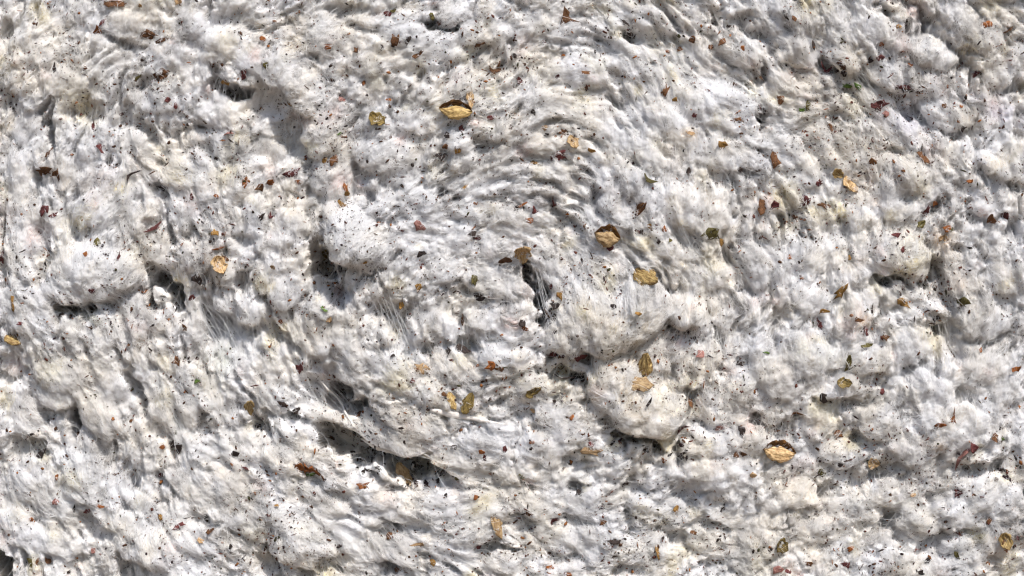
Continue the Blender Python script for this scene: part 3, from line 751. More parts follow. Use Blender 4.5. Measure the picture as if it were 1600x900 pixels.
# burr shells: x, y, length, width, angle, material, depth, label
BURRS = [
 (713,174,44,26,8,'gold',.40,"pale gold burr shell cupped like a small boat, under a thin upright husk"),
 (735,154,34,10,86,'shell',.25,"thin upright brown husk standing above the gold boat-shaped burr"),
 (590,187,26,19,30,'bark',.40,"small dark olive burr cup in white lint, alone above a bright puff"),
 (948,369,35,30,12,'shell',.42,"round burr cup with a brown upper half and a pale lower half"),
 (1008,433,46,25,42,'gold',-.20,"flat golden burr scrap with wrinkled face above the long drooping tuft"),
 (1006,572,46,22,-60,'gold',-.30,"yellow burr with dark ribs standing out of the broad tan tuft"),
 (999,599,36,22,10,'shell',-.18,"pale tan burr wall tucked just beneath the ribbed yellow burr"),
 (1217,704,46,30,6,'shell',.42,"large oval burr cup with a dark upper inside and a bright lower rim"),
 (706,626,28,13,72,'gold',-.32,"gold burr bit upright, first of a pair above the pale fibre spike"),
 (731,630,34,16,-66,'bark',-.30,"olive and gold burr bit with dark folds, second of the pair above the fibre spike"),
 (776,817,46,16,88,'shell',-.25,"long narrow tan burr strip standing upright in plain white lint"),
 (629,746,42,20,70,'shell',-.18,"tan burr strip slanting inside the dark cavity"),
 (345,414,28,20,70,'shell',.35,"pale tan translucent burr cup with a brown scrap over it"),
 (25,529,26,20,40,'gold',.40,"burr cup with gold rim near a small orange sliver at the margin"),
 (390,637,32,13,80,'gold',-.28,"narrow gold burr sliver upright beside white lint"),
 (1311,271,17,14,30,'gold',.35,"small bright orange-gold burr bead above a pale ribbed burr"),
 (1331,288,30,19,70,'shell',.30,"pale ribbed burr cup just beneath the small orange-gold bead"),
 (817,398,32,22,85,'shell',.30,"pinkish tan burr cup at the top of a thin black slit"),
 (501,392,38,13,82,'bark',.30,"olive gold burr strip tucked against the big angular tuft"),
 (1565,842,26,17,70,'gold',.30,"orange burr bit in a stained patch near the bottom corner"),
 (895,223,24,14,75,'shell',.20,"pale yellowish burr bit beside a large maroon leaf scrap"),
 (1315,597,22,14,5,'bark',.30,"small olive brown burr knob in puffy white lint"),
 (1221,852,22,20,30,'bark',.30,"brown crumpled burr knob near the bottom edge"),
 (833,612,26,12,-30,'bark',.30,"olive burr bit under a cream puff beside two black-brown scraps"),
 (1366,725,18,15,0,'shell',.30,"yellowish tan burr bump sunk in fluffy lint"),
]
CUPS = {0, 3, 7, 13}
def burr_cup(x, y, a, b, th, k2, g, label):
    """a burr seen into its open side: hollow inner wall above, its shade painted dark brown, wrinkled pale outer wall bulging below"""
    root = bpy.data.objects.new("burr_shell", None); COL.objects.link(root)
    nu, nv = 17, 8
    U, V = np.meshgrid(np.linspace(-1, 1, nu), np.linspace(0, 1, nv), indexing='ij')
    env = (1 - np.abs(U) ** 2.2) ** 0.66 * (1 + 0.16 * g.normal() * U + 0.07 * np.sin(U * 5 + g.uniform(0, 6)) + 0.05 * np.sin(U * 11 + g.uniform(0, 6))) + 0.03
    tip = 1 + 0.10 * np.abs(U) ** 4
    lip = 0.10 + 0.10 * np.cos(U * 2.2 + g.uniform(-.6, .6)) + g.normal(0, 0.02, nu)[:, None]
    def solid(xx, yy, zz, tk):
        top = np.stack([xx, yy, zz], -1).reshape(-1, 3); bot = top.copy(); bot[:, 2] -= tk
        N = nu * nv; id1 = np.arange(N).reshape(nu, nv)
        q = np.stack([id1[:-1, :-1], id1[1:, :-1], id1[1:, 1:], id1[:-1, 1:]], -1).reshape(-1, 4)
        ring = np.concatenate([id1[0, :], id1[1:, -1], id1[-1, -2::-1], id1[-2:0:-1, 0]]); nx_ = np.roll(ring, -1)
        return np.concatenate([top, bot]) * S, np.concatenate([q, q[:, ::-1] + N, np.stack([ring, nx_, nx_ + N, ring + N], -1)])
    # inner wall: from the bottom edge to the top rim, hollow
    vv = V * 2 - 1
    yy = 0.5 * b * vv * env * (1 + g.normal(0, 0.03, U.shape) * np.abs(vv))
    zz = -0.34 * b * (1 - vv * vv) * (1 - 0.6 * U * U) + 0.10 * b * np.clip(vv, 0, 1) ** 3
    v1, q1 = solid(0.5 * a * U * tip, yy, zz + 0.02 * b * np.sin(U * 14), 0.9)
    o1 = mesh_np("inner_wall", v1, q1, KIND['husk'], root)
    # outer wall: lower part, bulging outwards, wrinkled along its length
    y0 = -0.52 * b * env; y1 = lip * b * env
    yy = y0 + (y1 - y0) * V
    zz = 0.20 * b * np.sin(np.pi * np.clip(V * 0.92 + 0.04, 0, 1)) ** 0.8 * (1 - 0.7 * U * U) + 0.05 * b * np.sin(V * 13 + U * 2.5 + 1.6 * np.sin(U * 4 + g.uniform(0, 6))) + 0.03 * b * np.sin(U * 17 + 5 * V) + g.normal(0, 0.02 * b, U.shape)
    v2, q2 = solid(0.5 * a * U * tip * 1.02, yy, zz, 0.9)
    o2 = mesh_np("outer_wall", v2, q2, KIND[k2], root)
    root.matrix_world = frame_at(x, y, th, 4.2 + 0.22 * b, 0.12, g, foot=0.3 * b)
    tag(root, label, "burr shell")
for i, (x, y, a, b, th, k2, dp, lab) in enumerate(BURRS):
    g = np.random.default_rng(5000 + i)
    if i in CUPS:
        burr_cup(x, y, a * 1.08, b * 1.1, th if abs(th) < 45 else th - 75, k2, g, lab)
        continue
    dp *= 0.7
    o, d = shell_mesh("burr_shell", a * 1.05, b * 1.1, g, KIND[k2], dp)
    o.matrix_world = frame_at(x, y, th, 4.6 + max(d, 0) * 0.9, 0.12, g, foot=0.3 * b)
    tag(o, lab, "burr shell")

# leaf scraps: x, y, width, height, angle, colour
LEAVES = """
175,6,36,14,5,brown;155,50,10,12,0,rust;162,38,8,14,20,maroon;237,56,20,14,0,brown;255,66,28,7,-15,brown;260,118,20,20,0,brown;351,129,13,10,0,ochre;380,115,11,13,0,maroon
217,126,15,5,-45,olive;88,107,4,13,10,dark;265,159,8,6,0,maroon;278,168,7,10,0,maroon;188,178,6,6,0,maroon;158,230,10,18,0,maroon;70,268,19,20,0,brown;90,273,11,18,0,brown
77,242,7,18,5,brown;145,197,5,10,0,maroon;205,275,20,4,-40,dark;250,292,14,13,30,dark;386,286,8,14,10,rust;357,208,12,10,0,pink;320,192,5,6,0,brown;282,5,12,8,-35,tan
222,12,6,6,0,ochre;411,61,9,7,0,rust;429,32,7,5,0,brown;516,76,13,8,0,rust;560,81,8,10,0,brown;619,64,11,14,0,brown;637,66,10,12,30,dark;597,76,6,8,0,dark
749,71,15,14,0,brown;768,110,22,10,0,brown;778,103,6,18,10,brown;675,25,8,8,0,olive;605,22,10,8,0,maroon;615,18,9,6,0,olive;418,105,8,10,0,olive;454,164,10,9,0,ochre
465,164,4,5,0,ochre;569,130,6,9,0,rust;534,155,12,8,40,pink;609,156,11,6,0,rust;722,203,8,7,0,maroon;699,213,9,10,0,dark;697,230,7,5,0,brown;716,238,8,6,0,ochre
690,246,11,9,0,dark;450,273,17,10,-40,maroon;423,286,12,12,0,rust;408,293,12,11,0,brown;466,284,9,7,0,rust;508,252,8,8,0,ochre;523,250,8,14,20,brown;629,291,6,8,0,dark
725,293,7,9,30,ochre;542,297,10,14,0,rust;532,210,13,3,-25,green;655,88,16,5,-30,brown;767,186,11,6,0,maroon;645,258,6,5,0,dark;883,30,22,14,15,brown;978,35,18,4,38,dark
984,50,15,15,35,dark;856,49,7,4,0,rust;879,86,7,7,0,rust;871,121,6,7,0,maroon;812,127,9,9,-40,maroon;913,115,16,7,18,brown;1037,145,18,9,-55,brown;1055,156,7,7,0,ochre
1044,78,10,7,0,rust;1062,75,10,8,0,brown;1112,72,9,8,0,brown;1126,66,10,12,0,brown;1084,63,9,10,20,brown;1160,75,7,8,0,rust;1084,181,6,8,0,maroon;1153,187,16,7,5,brown
877,243,27,19,10,maroon;832,254,22,9,10,ochre;1128,226,14,12,0,ochre;922,237,13,6,5,ochre;880,207,15,8,30,brown;855,211,6,6,0,dark;833,177,9,6,30,dark;850,200,8,8,0,tan
1078,209,12,7,0,tan;1010,282,20,11,35,olive;1075,271,6,10,0,dark;1157,266,8,7,0,dark;1192,118,8,24,10,brown;1005,191,5,3,0,rust;803,87,7,7,0,dark;1225,25,8,14,-25,dark
1239,31,6,8,0,brown;1272,69,9,12,0,dark;1294,110,16,8,0,maroon;1327,134,22,9,15,green;1338,134,9,10,0,green;1220,156,12,12,0,brown;1263,162,8,13,-20,olive;1253,172,8,4,0,green
1376,71,7,8,0,rust;1358,96,8,6,0,dark;1373,91,13,6,-15,maroon;1421,104,6,7,0,rust;1401,43,7,7,0,ochre;1541,40,13,10,0,rust;1573,49,13,11,0,brown;1505,101,5,14,10,rust
1525,114,17,8,-35,maroon;1415,137,38,6,6,maroon;1374,165,24,8,-10,maroon;1386,178,10,10,0,pink;1476,165,9,6,10,brown;1503,166,6,5,0,rust;1505,200,9,6,-40,dark;1440,246,24,12,45,brown
1362,251,13,11,0,brown;1516,284,7,6,0,rust;1280,286,15,8,0,maroon;1299,200,7,20,-15,brown;1212,250,13,16,0,brown;1408,268,7,5,0,brown;69,328,26,13,25,maroon;87,336,12,14,0,maroon
12,440,10,16,10,rust;5,405,7,18,0,maroon;28,477,7,20,-8,ochre;72,418,5,10,20,dark;156,379,9,12,0,olive;142,397,6,7,0,rust;192,402,5,13,10,maroon;239,357,24,11,-50,maroon
265,373,6,15,15,dark;338,363,13,9,0,ochre;343,389,14,7,-10,rust;332,395,5,4,0,rust;286,382,5,7,0,rust;223,457,8,5,-20,rust;153,455,8,10,0,maroon;310,437,13,13,0,dark
299,466,10,9,0,maroon;276,565,10,11,0,brown;203,538,5,7,0,brown;288,512,6,9,0,brown;177,557,5,4,0,brown;307,595,9,7,0,green;40,505,7,6,0,maroon;299,306,6,18,0,maroon
350,403,12,10,0,brown;340,307,7,6,0,rust;542,303,9,11,0,ochre;534,321,14,5,-10,ochre;657,353,18,10,15,pink;659,397,13,11,0,dark;654,448,11,15,0,ochre;627,475,8,12,0,ochre
740,366,10,16,20,dark;747,372,12,8,0,maroon;788,408,16,13,-20,brown;741,438,10,14,0,olive;747,466,14,13,0,dark;723,502,15,12,50,brown;722,547,18,9,40,dark;701,549,13,7,35,dark
768,570,14,12,0,rust;780,577,14,8,20,brown;657,575,20,12,10,tan;645,595,10,5,0,maroon;509,484,12,7,50,green;515,498,9,9,0,tan;438,502,6,6,0,rust;428,418,6,8,0,tan
521,539,5,8,0,rust;470,573,11,18,20,maroon;412,340,9,9,0,dark;422,338,7,14,0,maroon;575,411,10,6,-30,ochre;613,555,6,6,0,dark;828,345,15,10,-15,rust;866,320,14,13,30,maroon
833,327,8,12,0,maroon;817,320,14,5,-10,rust;913,354,6,8,0,brown;953,380,6,5,0,rust;952,389,8,5,0,maroon;1000,363,6,7,0,dark;1014,355,7,10,0,ochre;1036,358,9,8,-30,rust
1027,378,7,8,0,dark;1044,377,6,5,0,olive;1127,380,6,14,-10,ochre;1108,366,24,14,0,olive;860,447,7,9,0,maroon;875,461,8,12,0,ochre;869,478,12,12,0,dark;957,478,12,8,40,dark
995,490,8,6,0,ochre;1038,462,5,6,0,dark;972,503,5,6,0,dark;908,590,34,13,-15,dark;877,591,22,9,-8,dark;865,553,14,16,0,maroon;906,557,17,9,5,maroon;817,505,10,9,0,dark
820,514,8,7,0,rust;1093,552,10,16,30,pink;1155,567,14,9,20,dark;1195,550,10,4,0,green;1000,325,24,16,-25,brown;1190,320,13,24,10,brown;1205,322,10,12,0,maroon;1262,315,15,18,20,maroon
1288,320,19,9,25,brown;1243,338,11,4,45,brown;1448,330,11,22,5,maroon;1460,318,7,9,0,rust;1438,352,14,9,-50,olive;1477,358,11,12,0,rust;1473,370,13,10,30,tan;1485,359,8,9,0,olive
1398,368,12,7,0,maroon;1406,391,6,9,0,maroon;1410,419,7,4,0,dark;1436,431,7,4,20,dark;1447,440,6,12,10,dark;1545,342,12,22,0,brown;1568,337,12,10,0,maroon;1233,401,5,9,10,rust
1327,402,6,10,0,ochre;1310,457,24,9,-55,ochre;1280,485,15,6,0,ochre;1405,472,9,11,0,ochre;1414,472,10,11,0,ochre;1403,458,7,9,0,dark;1280,507,7,18,-10,maroon;1360,485,5,18,0,dark
1333,500,14,6,0,brown;1381,527,15,10,-15,brown;1350,517,8,12,0,maroon;1389,507,6,4,0,rust;1531,547,6,8,0,rust;1585,577,14,6,-25,rust;1320,565,8,16,0,olive;1350,540,13,6,-15,olive
1500,472,20,14,0,olive;50,679,10,4,0,dark;67,710,14,13,0,dark;117,672,8,16,20,dark;134,638,6,3,0,rust;92,744,6,8,0,rust;89,783,9,8,0,pink;137,799,14,9,50,maroon
160,790,16,5,0,rust;51,811,8,4,0,rust;118,793,4,10,0,dark;60,878,7,15,10,brown;50,878,8,12,0,olive;75,875,10,10,0,brown;205,658,10,4,-35,brown;249,744,10,7,0,maroon
254,698,11,7,-20,rust;269,694,8,11,20,dark;279,703,12,14,0,dark;285,679,6,5,0,dark;283,819,17,7,-28,maroon;253,807,7,7,0,ochre;318,808,8,20,-30,dark;331,828,9,24,10,brown
318,842,12,9,0,tan;363,852,5,8,-20,dark;386,731,10,9,0,maroon;368,709,12,9,20,dark;147,860,6,12,0,pink;465,641,15,6,-38,dark;442,631,14,7,35,dark;567,759,18,11,0,rust
434,788,9,10,0,ochre;433,739,6,5,0,brown;532,852,9,5,0,dark;752,705,8,7,0,rust;757,715,6,8,0,maroon;744,776,9,9,0,rust;749,853,10,7,20,maroon;676,876,9,9,0,ochre
620,893,18,10,0,brown;681,743,12,6,-35,dark;690,746,15,6,-35,dark;683,755,6,8,0,dark;698,773,6,7,0,dark;712,749,8,14,20,olive;545,682,4,18,0,dark;695,615,9,8,-30,brown
738,662,11,5,0,dark;749,667,6,5,0,dark;789,700,6,9,0,maroon;710,698,11,7,0,dark;605,837,14,9,0,brown;660,848,16,4,-10,tan;833,643,11,8,0,tan;893,651,7,8,0,rust
831,690,7,5,0,rust;922,693,10,9,0,maroon;925,705,28,11,5,tan;1079,628,8,24,0,brown;1065,668,16,6,-15,maroon;1122,669,14,6,-10,pink;1158,672,11,13,0,dark;1149,710,8,8,0,brown
1160,709,12,7,0,brown;1134,716,6,5,0,rust;1035,718,7,9,0,rust;1046,709,7,6,0,dark;1174,741,10,8,0,tan;815,744,11,6,40,olive;903,768,12,13,20,dark;977,755,12,9,0,dark
826,802,14,8,10,brown;864,812,14,9,-35,maroon;942,815,13,7,-15,brown;957,844,20,9,-10,dark;857,884,13,5,5,rust;888,896,7,5,0,rust;1036,840,5,9,30,dark;1026,860,6,18,-8,ochre
1083,833,14,6,10,brown;1114,876,7,4,0,maroon;1109,788,5,6,0,rust;1129,792,4,13,30,dark;1056,796,10,10,0,ochre;1012,628,14,3,-55,dark;1237,646,17,5,0,brown;1311,681,14,11,-10,brown
1280,620,11,13,0,dark;1376,611,8,7,0,maroon;1484,652,6,18,5,rust;1463,663,15,7,5,rust;1549,681,10,20,10,brown;1563,685,6,6,0,green;1564,699,5,6,0,pink;1404,740,6,5,0,maroon
1325,755,7,4,0,maroon;1313,728,7,8,0,dark;1285,740,10,9,0,olive;1426,774,12,5,0,tan;1494,768,9,14,10,maroon;1540,812,9,14,0,brown;1373,793,5,5,0,green;1327,857,11,9,-30,rust
1322,882,14,8,0,maroon;1450,874,12,9,0,dark;1435,893,9,5,10,dark;1400,885,5,5,20,dark;1382,854,4,5,0,rust;1432,860,7,9,-30,pink;1500,832,17,4,-15,brown;1495,866,8,10,0,olive
1569,857,9,8,0,rust;1562,845,10,8,-30,brown;1585,838,11,5,30,maroon;1262,879,12,5,20,brown;1213,889,14,9,0,pink;1230,892,9,5,0,maroon;1500,708,36,16,-38,pink;1513,696,10,12,0,maroon
""".replace("\n", ";").split(";")
COLW = {'brown': 'brown', 'rust': 'rusty orange', 'dark': 'blackish', 'maroon': 'maroon', 'pink': 'dusty pink', 'ochre': 'ochre', 'olive': 'olive', 'green': 'green', 'tan': 'tan'}
LEAF = []
for ln in LEAVES:
    ln = ln.strip()
    if not ln: continue
    q = ln.split(",")
    LEAF.append((float(q[0]), float(q[1]), float(q[2]), float(q[3]), float(q[4]), q[5].strip()))
LMK = [(713,174,"the gold boat-shaped burr"),(590,187,"the dark olive burr cup"),(948,369,"the half-brown round burr cup"),(1008,433,"the wrinkled golden burr scrap"),
 (1004,585,"the ribbed yellow burr"),(1217,704,"the large oval burr cup"),(718,628,"the pair of gold burr bits"),(776,817,"the narrow upright tan burr strip"),
 (629,746,"the tan strip in the dark cavity"),(345,412,"the translucent tan burr cup"),(25,529,"the gold-rimmed burr cup"),(390,637,"the narrow gold sliver"),
 (1321,280,"the orange-gold burr bead"),(817,398,"the pinkish tan burr cup"),(552,372,"the big angular white tuft"),(950,512,"the long drooping tuft"),
 (358,143,"the black hollow with stretched fibres"),(110,480,"the black slit under the wide bulge"),(262,465,"the steep black cleft"),(1067,512,"the black gap under a round tuft"),
 (1393,437,"the black hollow under the square tuft"),(693,36,"the small black gap at the top"),(757,500,"the lens-shaped tuft"),(482,735,"the crumpled leaf clump with green edge"),
 (1415,137,"the long dark red leaf strip"),(1329,134,"the green leaf scraps"),(1500,708,"the curled pink leaf"),(1552,258,"the seed-shaped beige tuft"),
 (1538,500,"the puffy grey tuft"),(1240,95,"the dark diagonal cleft"),(203,773,"the grey oval hollow"),(7,885,"the black bottom corner"),(1570,733,"the dark gap by a bulging tuft"),
 (1565,842,"the orange burr bit"),(1221,852,"the brown burr knob"),(1315,597,"the olive burr knob"),(465,840,"the large rounded tuft"),(213,823,"the smooth oblong tuft"),
 (1477,366,"the orange-stained patch"),(877,243,"the large maroon leaf scrap"),(260,118,"the square brown leaf"),(70,268,"the brown leaf pair"),(69,328,"the maroon leaf bundle"),
 (895,30,"the brown leaf near the top edge"),(1020,60,"the brown-shaded hollow at the top"),(463,213,"the shaded hollow with a bright ridge"),(117,663,"the black nick with pale strands"),
 (985,685,"the dark crease under a low tuft"),(1120,628,"the upright oval tuft"),(1460,857,"the dark smudge near the bottom"),(600,715,"the dark cavity")]
SHADE = {'brown': 'brown', 'rust': 'rusty orange', 'dark': 'blackish', 'maroon': 'maroon', 'pink': 'dusty pink', 'ochre': 'ochre', 'olive': 'olive', 'green': 'green', 'tan': 'tan'}

def describe(x, y, a, b, th, k2, noun):
    big, small = max(a, b), min(a, b)
    up = (b > a * 1.35 and abs(th) < 45) or (a > b * 1.35 and abs(th) > 55)
    lean = a > b * 1.35 and 20 < abs(th) <= 55 or (b > a * 1.35 and 20 <= abs(th) <= 45)
    size = "tiny" if big < 8 else "small" if big < 12 else "medium" if big < 18 else "large"
    form = "slanting" if lean else "upright" if up else "flat-lying" if big > 1.35 * small else "jagged"
    lm = sorted((math.hypot(x - l[0], y - l[1]), l) for l in LMK if math.hypot(x - l[0], y - l[1]) > 9)
    d, l = lm[0]
    dx, dy = x - l[0], y - l[1]
    if abs(dy) > 0.75 * abs(dx): side = "above" if dy < 0 else "below"
    else:
        inward = math.hypot(x - 790, y - 480) < math.hypot(l[0] - 790, l[1] - 480)
        side = "inward of" if inward else "outward of"
    far = "just" if d < 32 else "clearly" if d < 75 else "well"
    return [size, SHADE[k2], form, noun, f"{far} {side} {l[2]}"]

items = []
for i, (x, y, a, b, th, k2) in enumerate(LEAF):
    items.append(dict(i=i, x=x, y=y, a=a, b=b, th=th, k=k2, slender=max(a, b) >= 2.5 * min(a, b)))  # slender entries of the leaf list, told apart by aspect only
leafs = sorted([q for q in items if not q["slender"]], key=lambda q: -q["a"] * q["b"])
single = leafs[:296] + [q for q in items if q["slender"]]
rest = leafs[296:]
by = {}
for q in single:
    q["d"] = describe(q["x"], q["y"], q["a"], q["b"], q["th"], q["k"], "stem bit" if q["slender"] else "leaf scrap")
    by.setdefault(" ".join(q["d"]), []).append(q)
RANK = {2: ("upper of two", "lower of two"), 3: ("topmost of three", "middle of three", "lowest of three"),
        4: ("topmost of four", "second of four", "third of four", "lowest of four")}
for qs in by.values():
    qs.sort(key=lambda q: q["y"])
    for q, r in zip(qs, RANK.get(len(qs), [""] * len(qs))):
        d = list(q["d"])
        txt = lambda d: " ".join(t for t in d[:4] if t) + (", " + r if r else "") + ", " + d[4]
        if len(txt(d).replace("-", " ").split()) > 16: d[2] = ""
        if len(txt(d).replace("-", " ").split()) > 16: d[0] = ""
        q["label"] = txt(d)
for q in single:
    g = np.random.default_rng(7000 + q["i"])
    a, b = q["a"], q["b"]
    nm = "slender_scrap" if q["slender"] else "leaf_scrap"
    big = max(a, b)
    o = flake_mesh(nm, a * 1.22, b * 1.22, g, KIND[q["k"]], n=11 if big > 17 else 9 if big > 11 else 8, jag=0.5 if big > 12 else 0.36, curl=0.5)
    o.matrix_world = frame_at(q["x"], q["y"], q["th"], 4.6 + 0.06 * min(a, b), 0.26, g, foot=0.3 * min(a, b))
    tag(o, q["label"], "stem bit" if q["slender"] else "leaf scrap", "slender plant scraps in the lint" if q["slender"] else "dry leaf scraps in the lint")

# crumpled leaf clump with a green stalk, below the dark cavity's far end
clump = bpy.data.objects.new("leaf_clump", None); COL.objects.link(clump)
clump.matrix_world = frame_at(482, 734, 4, 7.0, 0.0, None, foot=8)
tag(clump, "crumpled brown leaf clump with a yellow-green edge, just outside the dark cavity", "dry leaf")
for q, (dx, dy, a, b, th, k2) in enumerate([(-20, 3, 17, 13, 30, 'brown'), (-10, 6, 20, 12, 10, 'rust'), (-13, -1, 18, 11, -20, 'rust'), (0, 5, 22, 11, 5, 'rust'),
        (2, -1, 15, 12, 50, 'rust'), (10, 4, 19, 13, -15, 'rust'), (17, 1, 17, 10, -35, 'brown'), (24, -4, 15, 4, -50, 'brown')]):
    g = np.random.default_rng(8800 + q)
    o = flake_mesh("leaf_fold", a, b, g, KIND[k2], n=12, curl=0.6, jag=0.45)
    o.parent = clump; o.location = (dx * S, dy * S, (0.8 + 0.5 * (q % 4)) * S); o.rotation_euler = (0.2 * g.normal(), 0.2 * g.normal(), R(th))
g = np.random.default_rng(8890)
o = flake_mesh("green_edge", 32, 6, g, KIND['green'], n=12, curl=0.3); o.parent = clump; o.location = (-6 * S, -9 * S, 2.6 * S); o.rotation_euler = (0, 0, R(10))

# ------------------------------------------------------------------ twisted lint strand sticking out below the pair of gold burr bits
def strand(name, pts, r0, r1, n=26, k=8):
    g = np.random.default_rng(int(pts[0][0]))
    p = np.array(pts, float); t = np.linspace(0, len(p) - 1.001, n); i = t.astype(int); f = (t - i)[:, None]
    c = p[i] * (1 - f) + p[i + 1] * f
    zs = np.maximum(sample(HT, c[:, 0], c[:, 1]), sample(HS, c[:, 0], c[:, 1]))
    zs = np.maximum.accumulate(zs[::-1])[::-1] * 0.5 + zs * 0.5
    rr = r0 + (r1 - r0) * np.linspace(0, 1, n) ** 0.8
    rr *= (1 + g.normal(0, 0.08, n)) * np.clip(np.linspace(0.1, 4, n), 0, 1) ** 0.7
    d = np.gradient(c, axis=0); d /= np.linalg.norm(d, axis=1)[:, None]
    a = np.linspace(0, 2 * math.pi, k, endpoint=False)
    X = c[:, 0, None] - d[:, 1, None] * rr[:, None] * np.cos(a); Y = c[:, 1, None] + d[:, 0, None] * rr[:, None] * np.cos(a)
    Z = zs[:, None] + 0.6 + rr[:, None] * (0.55 * np.sin(a) + 0.3)
    idn = np.arange(n * k).reshape(n, k); nx_ = np.roll(idn, -1, 1)
    q = np.stack([idn[:-1], nx_[:-1], nx_[1:], idn[1:]], -1).reshape(-1, 4)
    o = mesh_np(name, wpos(X, Y, Z).reshape(-1, 3), q, M_COT, bale, color=np.tile(np.array([[0.79, 0.74, 0.69]]), (n * k, 1)))
    return o
strand("lint_strand", [(672, 640), (700, 646), (735, 653), (765, 659), (795, 664)], 7.5, 0.8)["label"] = "pale tapering strand of lint pointing outwards"
strand("lint_strand", [(498, 596), (530, 636), (556, 672), (580, 700)], 2.2, 0.9)
strand("lint_strand", [(1292, 585), (1262, 608), (1250, 632)], 1.3, 0.5)
strand("lint_strand", [(560, 690), (590, 706), (625, 716), (648, 708)], 3.2, 2.2)

# ------------------------------------------------------------------ crumbs too small to count, one object
g = np.random.default_rng(99)
cl = blur(np.random.default_rng(98).standard_normal((NY, NX)), 34, True); cl2 = blur(np.random.default_rng(97).standard_normal((NY, NX)), 8, True)
N = 100000
x = g.uniform(-60, 1660, N); y = g.uniform(-60, 960, N)
kp = g.uniform(0, 1, N) < np.clip(0.30 + 0.16 * sample(cl, x, y) + 0.20 * sample(cl2, x, y) - 0.12 * np.clip(sample(CONV, x, y), -1.5, 1), 0.02, 0.98)
x, y = x[kp], y[kp]
sz = np.clip(g.lognormal(0.16, 0.60, len(x)), 0.55, 5.0)
x = np.concatenate([x, [q["x"] for q in rest]]); y = np.concatenate([y, [q["y"] for q in rest]])
sz = np.concatenate([sz, [0.62 * math.sqrt(q["a"] * q["b"]) for q in rest]])
nl0 = len(x)
for (hx, hy, ha, hb, hth, hd) in PITS:      # leaf flakes, real in a few hollows, added to blacken shade in the rest
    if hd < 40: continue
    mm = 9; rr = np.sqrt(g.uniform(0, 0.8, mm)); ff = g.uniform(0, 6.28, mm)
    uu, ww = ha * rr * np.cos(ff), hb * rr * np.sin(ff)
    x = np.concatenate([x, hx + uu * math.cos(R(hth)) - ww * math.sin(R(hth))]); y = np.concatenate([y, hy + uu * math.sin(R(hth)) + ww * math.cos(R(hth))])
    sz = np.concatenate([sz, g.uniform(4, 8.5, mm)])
n = len(x)
pal = np.array([(0.030, 0.020, 0.016), (0.075, 0.034, 0.018), (0.11, 0.036, 0.025), (0.26, 0.10, 0.032), (0.05, 0.045, 0.018), (0.035, 0.020, 0.022)])
ci = g.choice(6, n, p=[0.14, 0.37, 0.18, 0.15, 0.07, 0.09])
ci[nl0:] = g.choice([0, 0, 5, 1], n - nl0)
cols = pal[ci] * g.uniform(0.7, 1.3, (n, 1))
th = g.uniform(0, 6.28, n); el = np.where(g.random(n) < 0.2, g.uniform(3, 6, n), g.uniform(1.0, 2.4, n))
V, T, Cc = [], [], []
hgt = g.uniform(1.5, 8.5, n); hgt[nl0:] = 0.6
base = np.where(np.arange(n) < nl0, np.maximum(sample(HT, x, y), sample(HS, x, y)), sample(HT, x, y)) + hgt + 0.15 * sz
tx, ty = np.clip(sample(GXs, x, y), -1, 1), np.clip(sample(GYs, x, y), -1, 1)
angs = np.array([0, 1.1, 2.3, 3.5, 4.9])
vx_ = np.empty((n, 6, 3))
for k2 in range(5):
    rr = sz * g.uniform(0.45, 0.75, n)
    u = rr * math.cos(angs[k2]) * np.sqrt(el); v = rr * math.sin(angs[k2]) / np.sqrt(el)
    dx = u * np.cos(th) - v * np.sin(th); dy = u * np.sin(th) + v * np.cos(th)
    vx_[:, k2] = wpos(x + dx, y + dy, base + tx * dx + ty * dy + g.normal(0, 0.1, n) * sz)
vx_[:, 5] = wpos(x, y, base + 0.28 * sz)
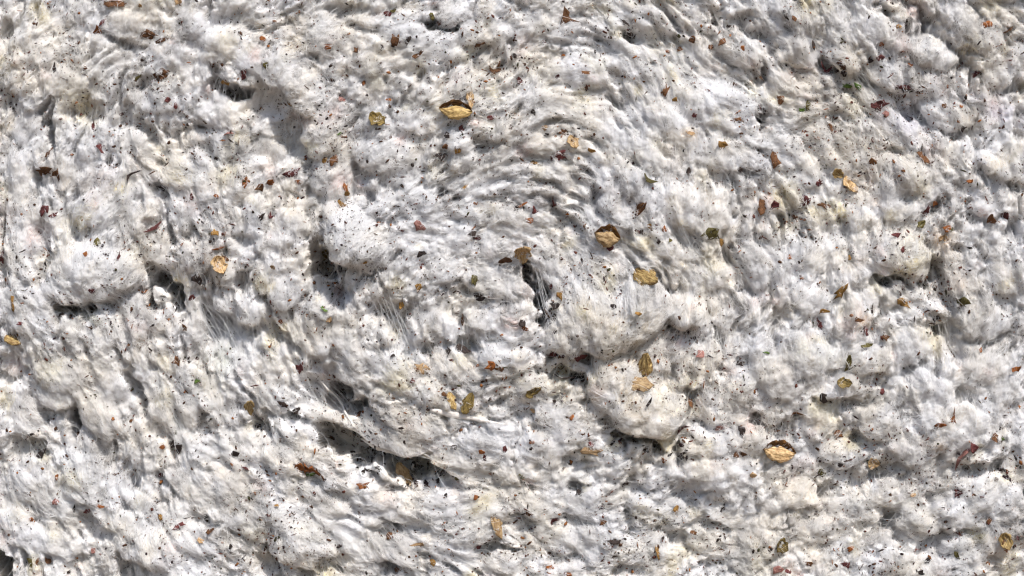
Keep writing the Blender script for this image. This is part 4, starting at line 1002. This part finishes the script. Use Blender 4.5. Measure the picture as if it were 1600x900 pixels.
off = np.arange(n)[:, None] * 6
tri = np.concatenate([np.stack([off[:, 0] + a, off[:, 0] + (a + 1) % 5, off[:, 0] + 5], -1) for a in range(5)] + [np.stack([off[:, 0], off[:, 0] + 2, off[:, 0] + 1], -1), np.stack([off[:, 0], off[:, 0] + 3, off[:, 0] + 2], -1), np.stack([off[:, 0], off[:, 0] + 4, off[:, 0] + 3], -1)])
mc, tcr, pcr = new_mat("leaf_dust")
at = tcr.nodes.new("ShaderNodeAttribute"); at.attribute_name = "tint"
tcr.links.new(at.outputs["Color"], pcr.inputs["Base Color"]); pcr.inputs["Roughness"].default_value = 0.85; pcr.inputs["Specular IOR Level"].default_value = 0.2
crumbs = mesh_np("leaf_crumbs_and_pit_darks", vx_.reshape(-1, 3), None, mc, None, tris=tri, smooth=False, color=np.repeat(cols, 6, axis=0))
tag(crumbs, "fine dark leaf crumbs over the white lint, with flakes added to blacken hollows", "leaf crumbs", None, "stuff")

# ------------------------------------------------------------------ bare soil the bale rests on
ms, tsn, psn = new_mat("soil")
nn = tsn.nodes.new("ShaderNodeTexNoise"); nn.inputs["Scale"].default_value = 6; nn.inputs["Detail"].default_value = 8
rr_ = tsn.nodes.new("ShaderNodeValToRGB"); rr_.color_ramp.elements[0].color = (0.10, 0.07, 0.045, 1); rr_.color_ramp.elements[1].color = (0.20, 0.14, 0.09, 1)
tsn.links.new(nn.outputs["Fac"], rr_.inputs[0]); tsn.links.new(rr_.outputs[0], psn.inputs["Base Color"]); psn.inputs["Roughness"].default_value = 1.0
gn = 41
gxx, gyy = np.meshgrid(np.linspace(-60, 60, gn), np.linspace(-60, 60, gn))
gz = -0.02 + 0.01 * np.random.default_rng(3).standard_normal(gxx.shape)
idg = np.arange(gn * gn).reshape(gn, gn)
ground = mesh_np("ground", np.stack([gxx, gyy, gz], -1).reshape(-1, 3), np.stack([idg[:-1, :-1], idg[:-1, 1:], idg[1:, 1:], idg[1:, :-1]], -1).reshape(-1, 4), ms, None)
tag(ground, kind="structure")
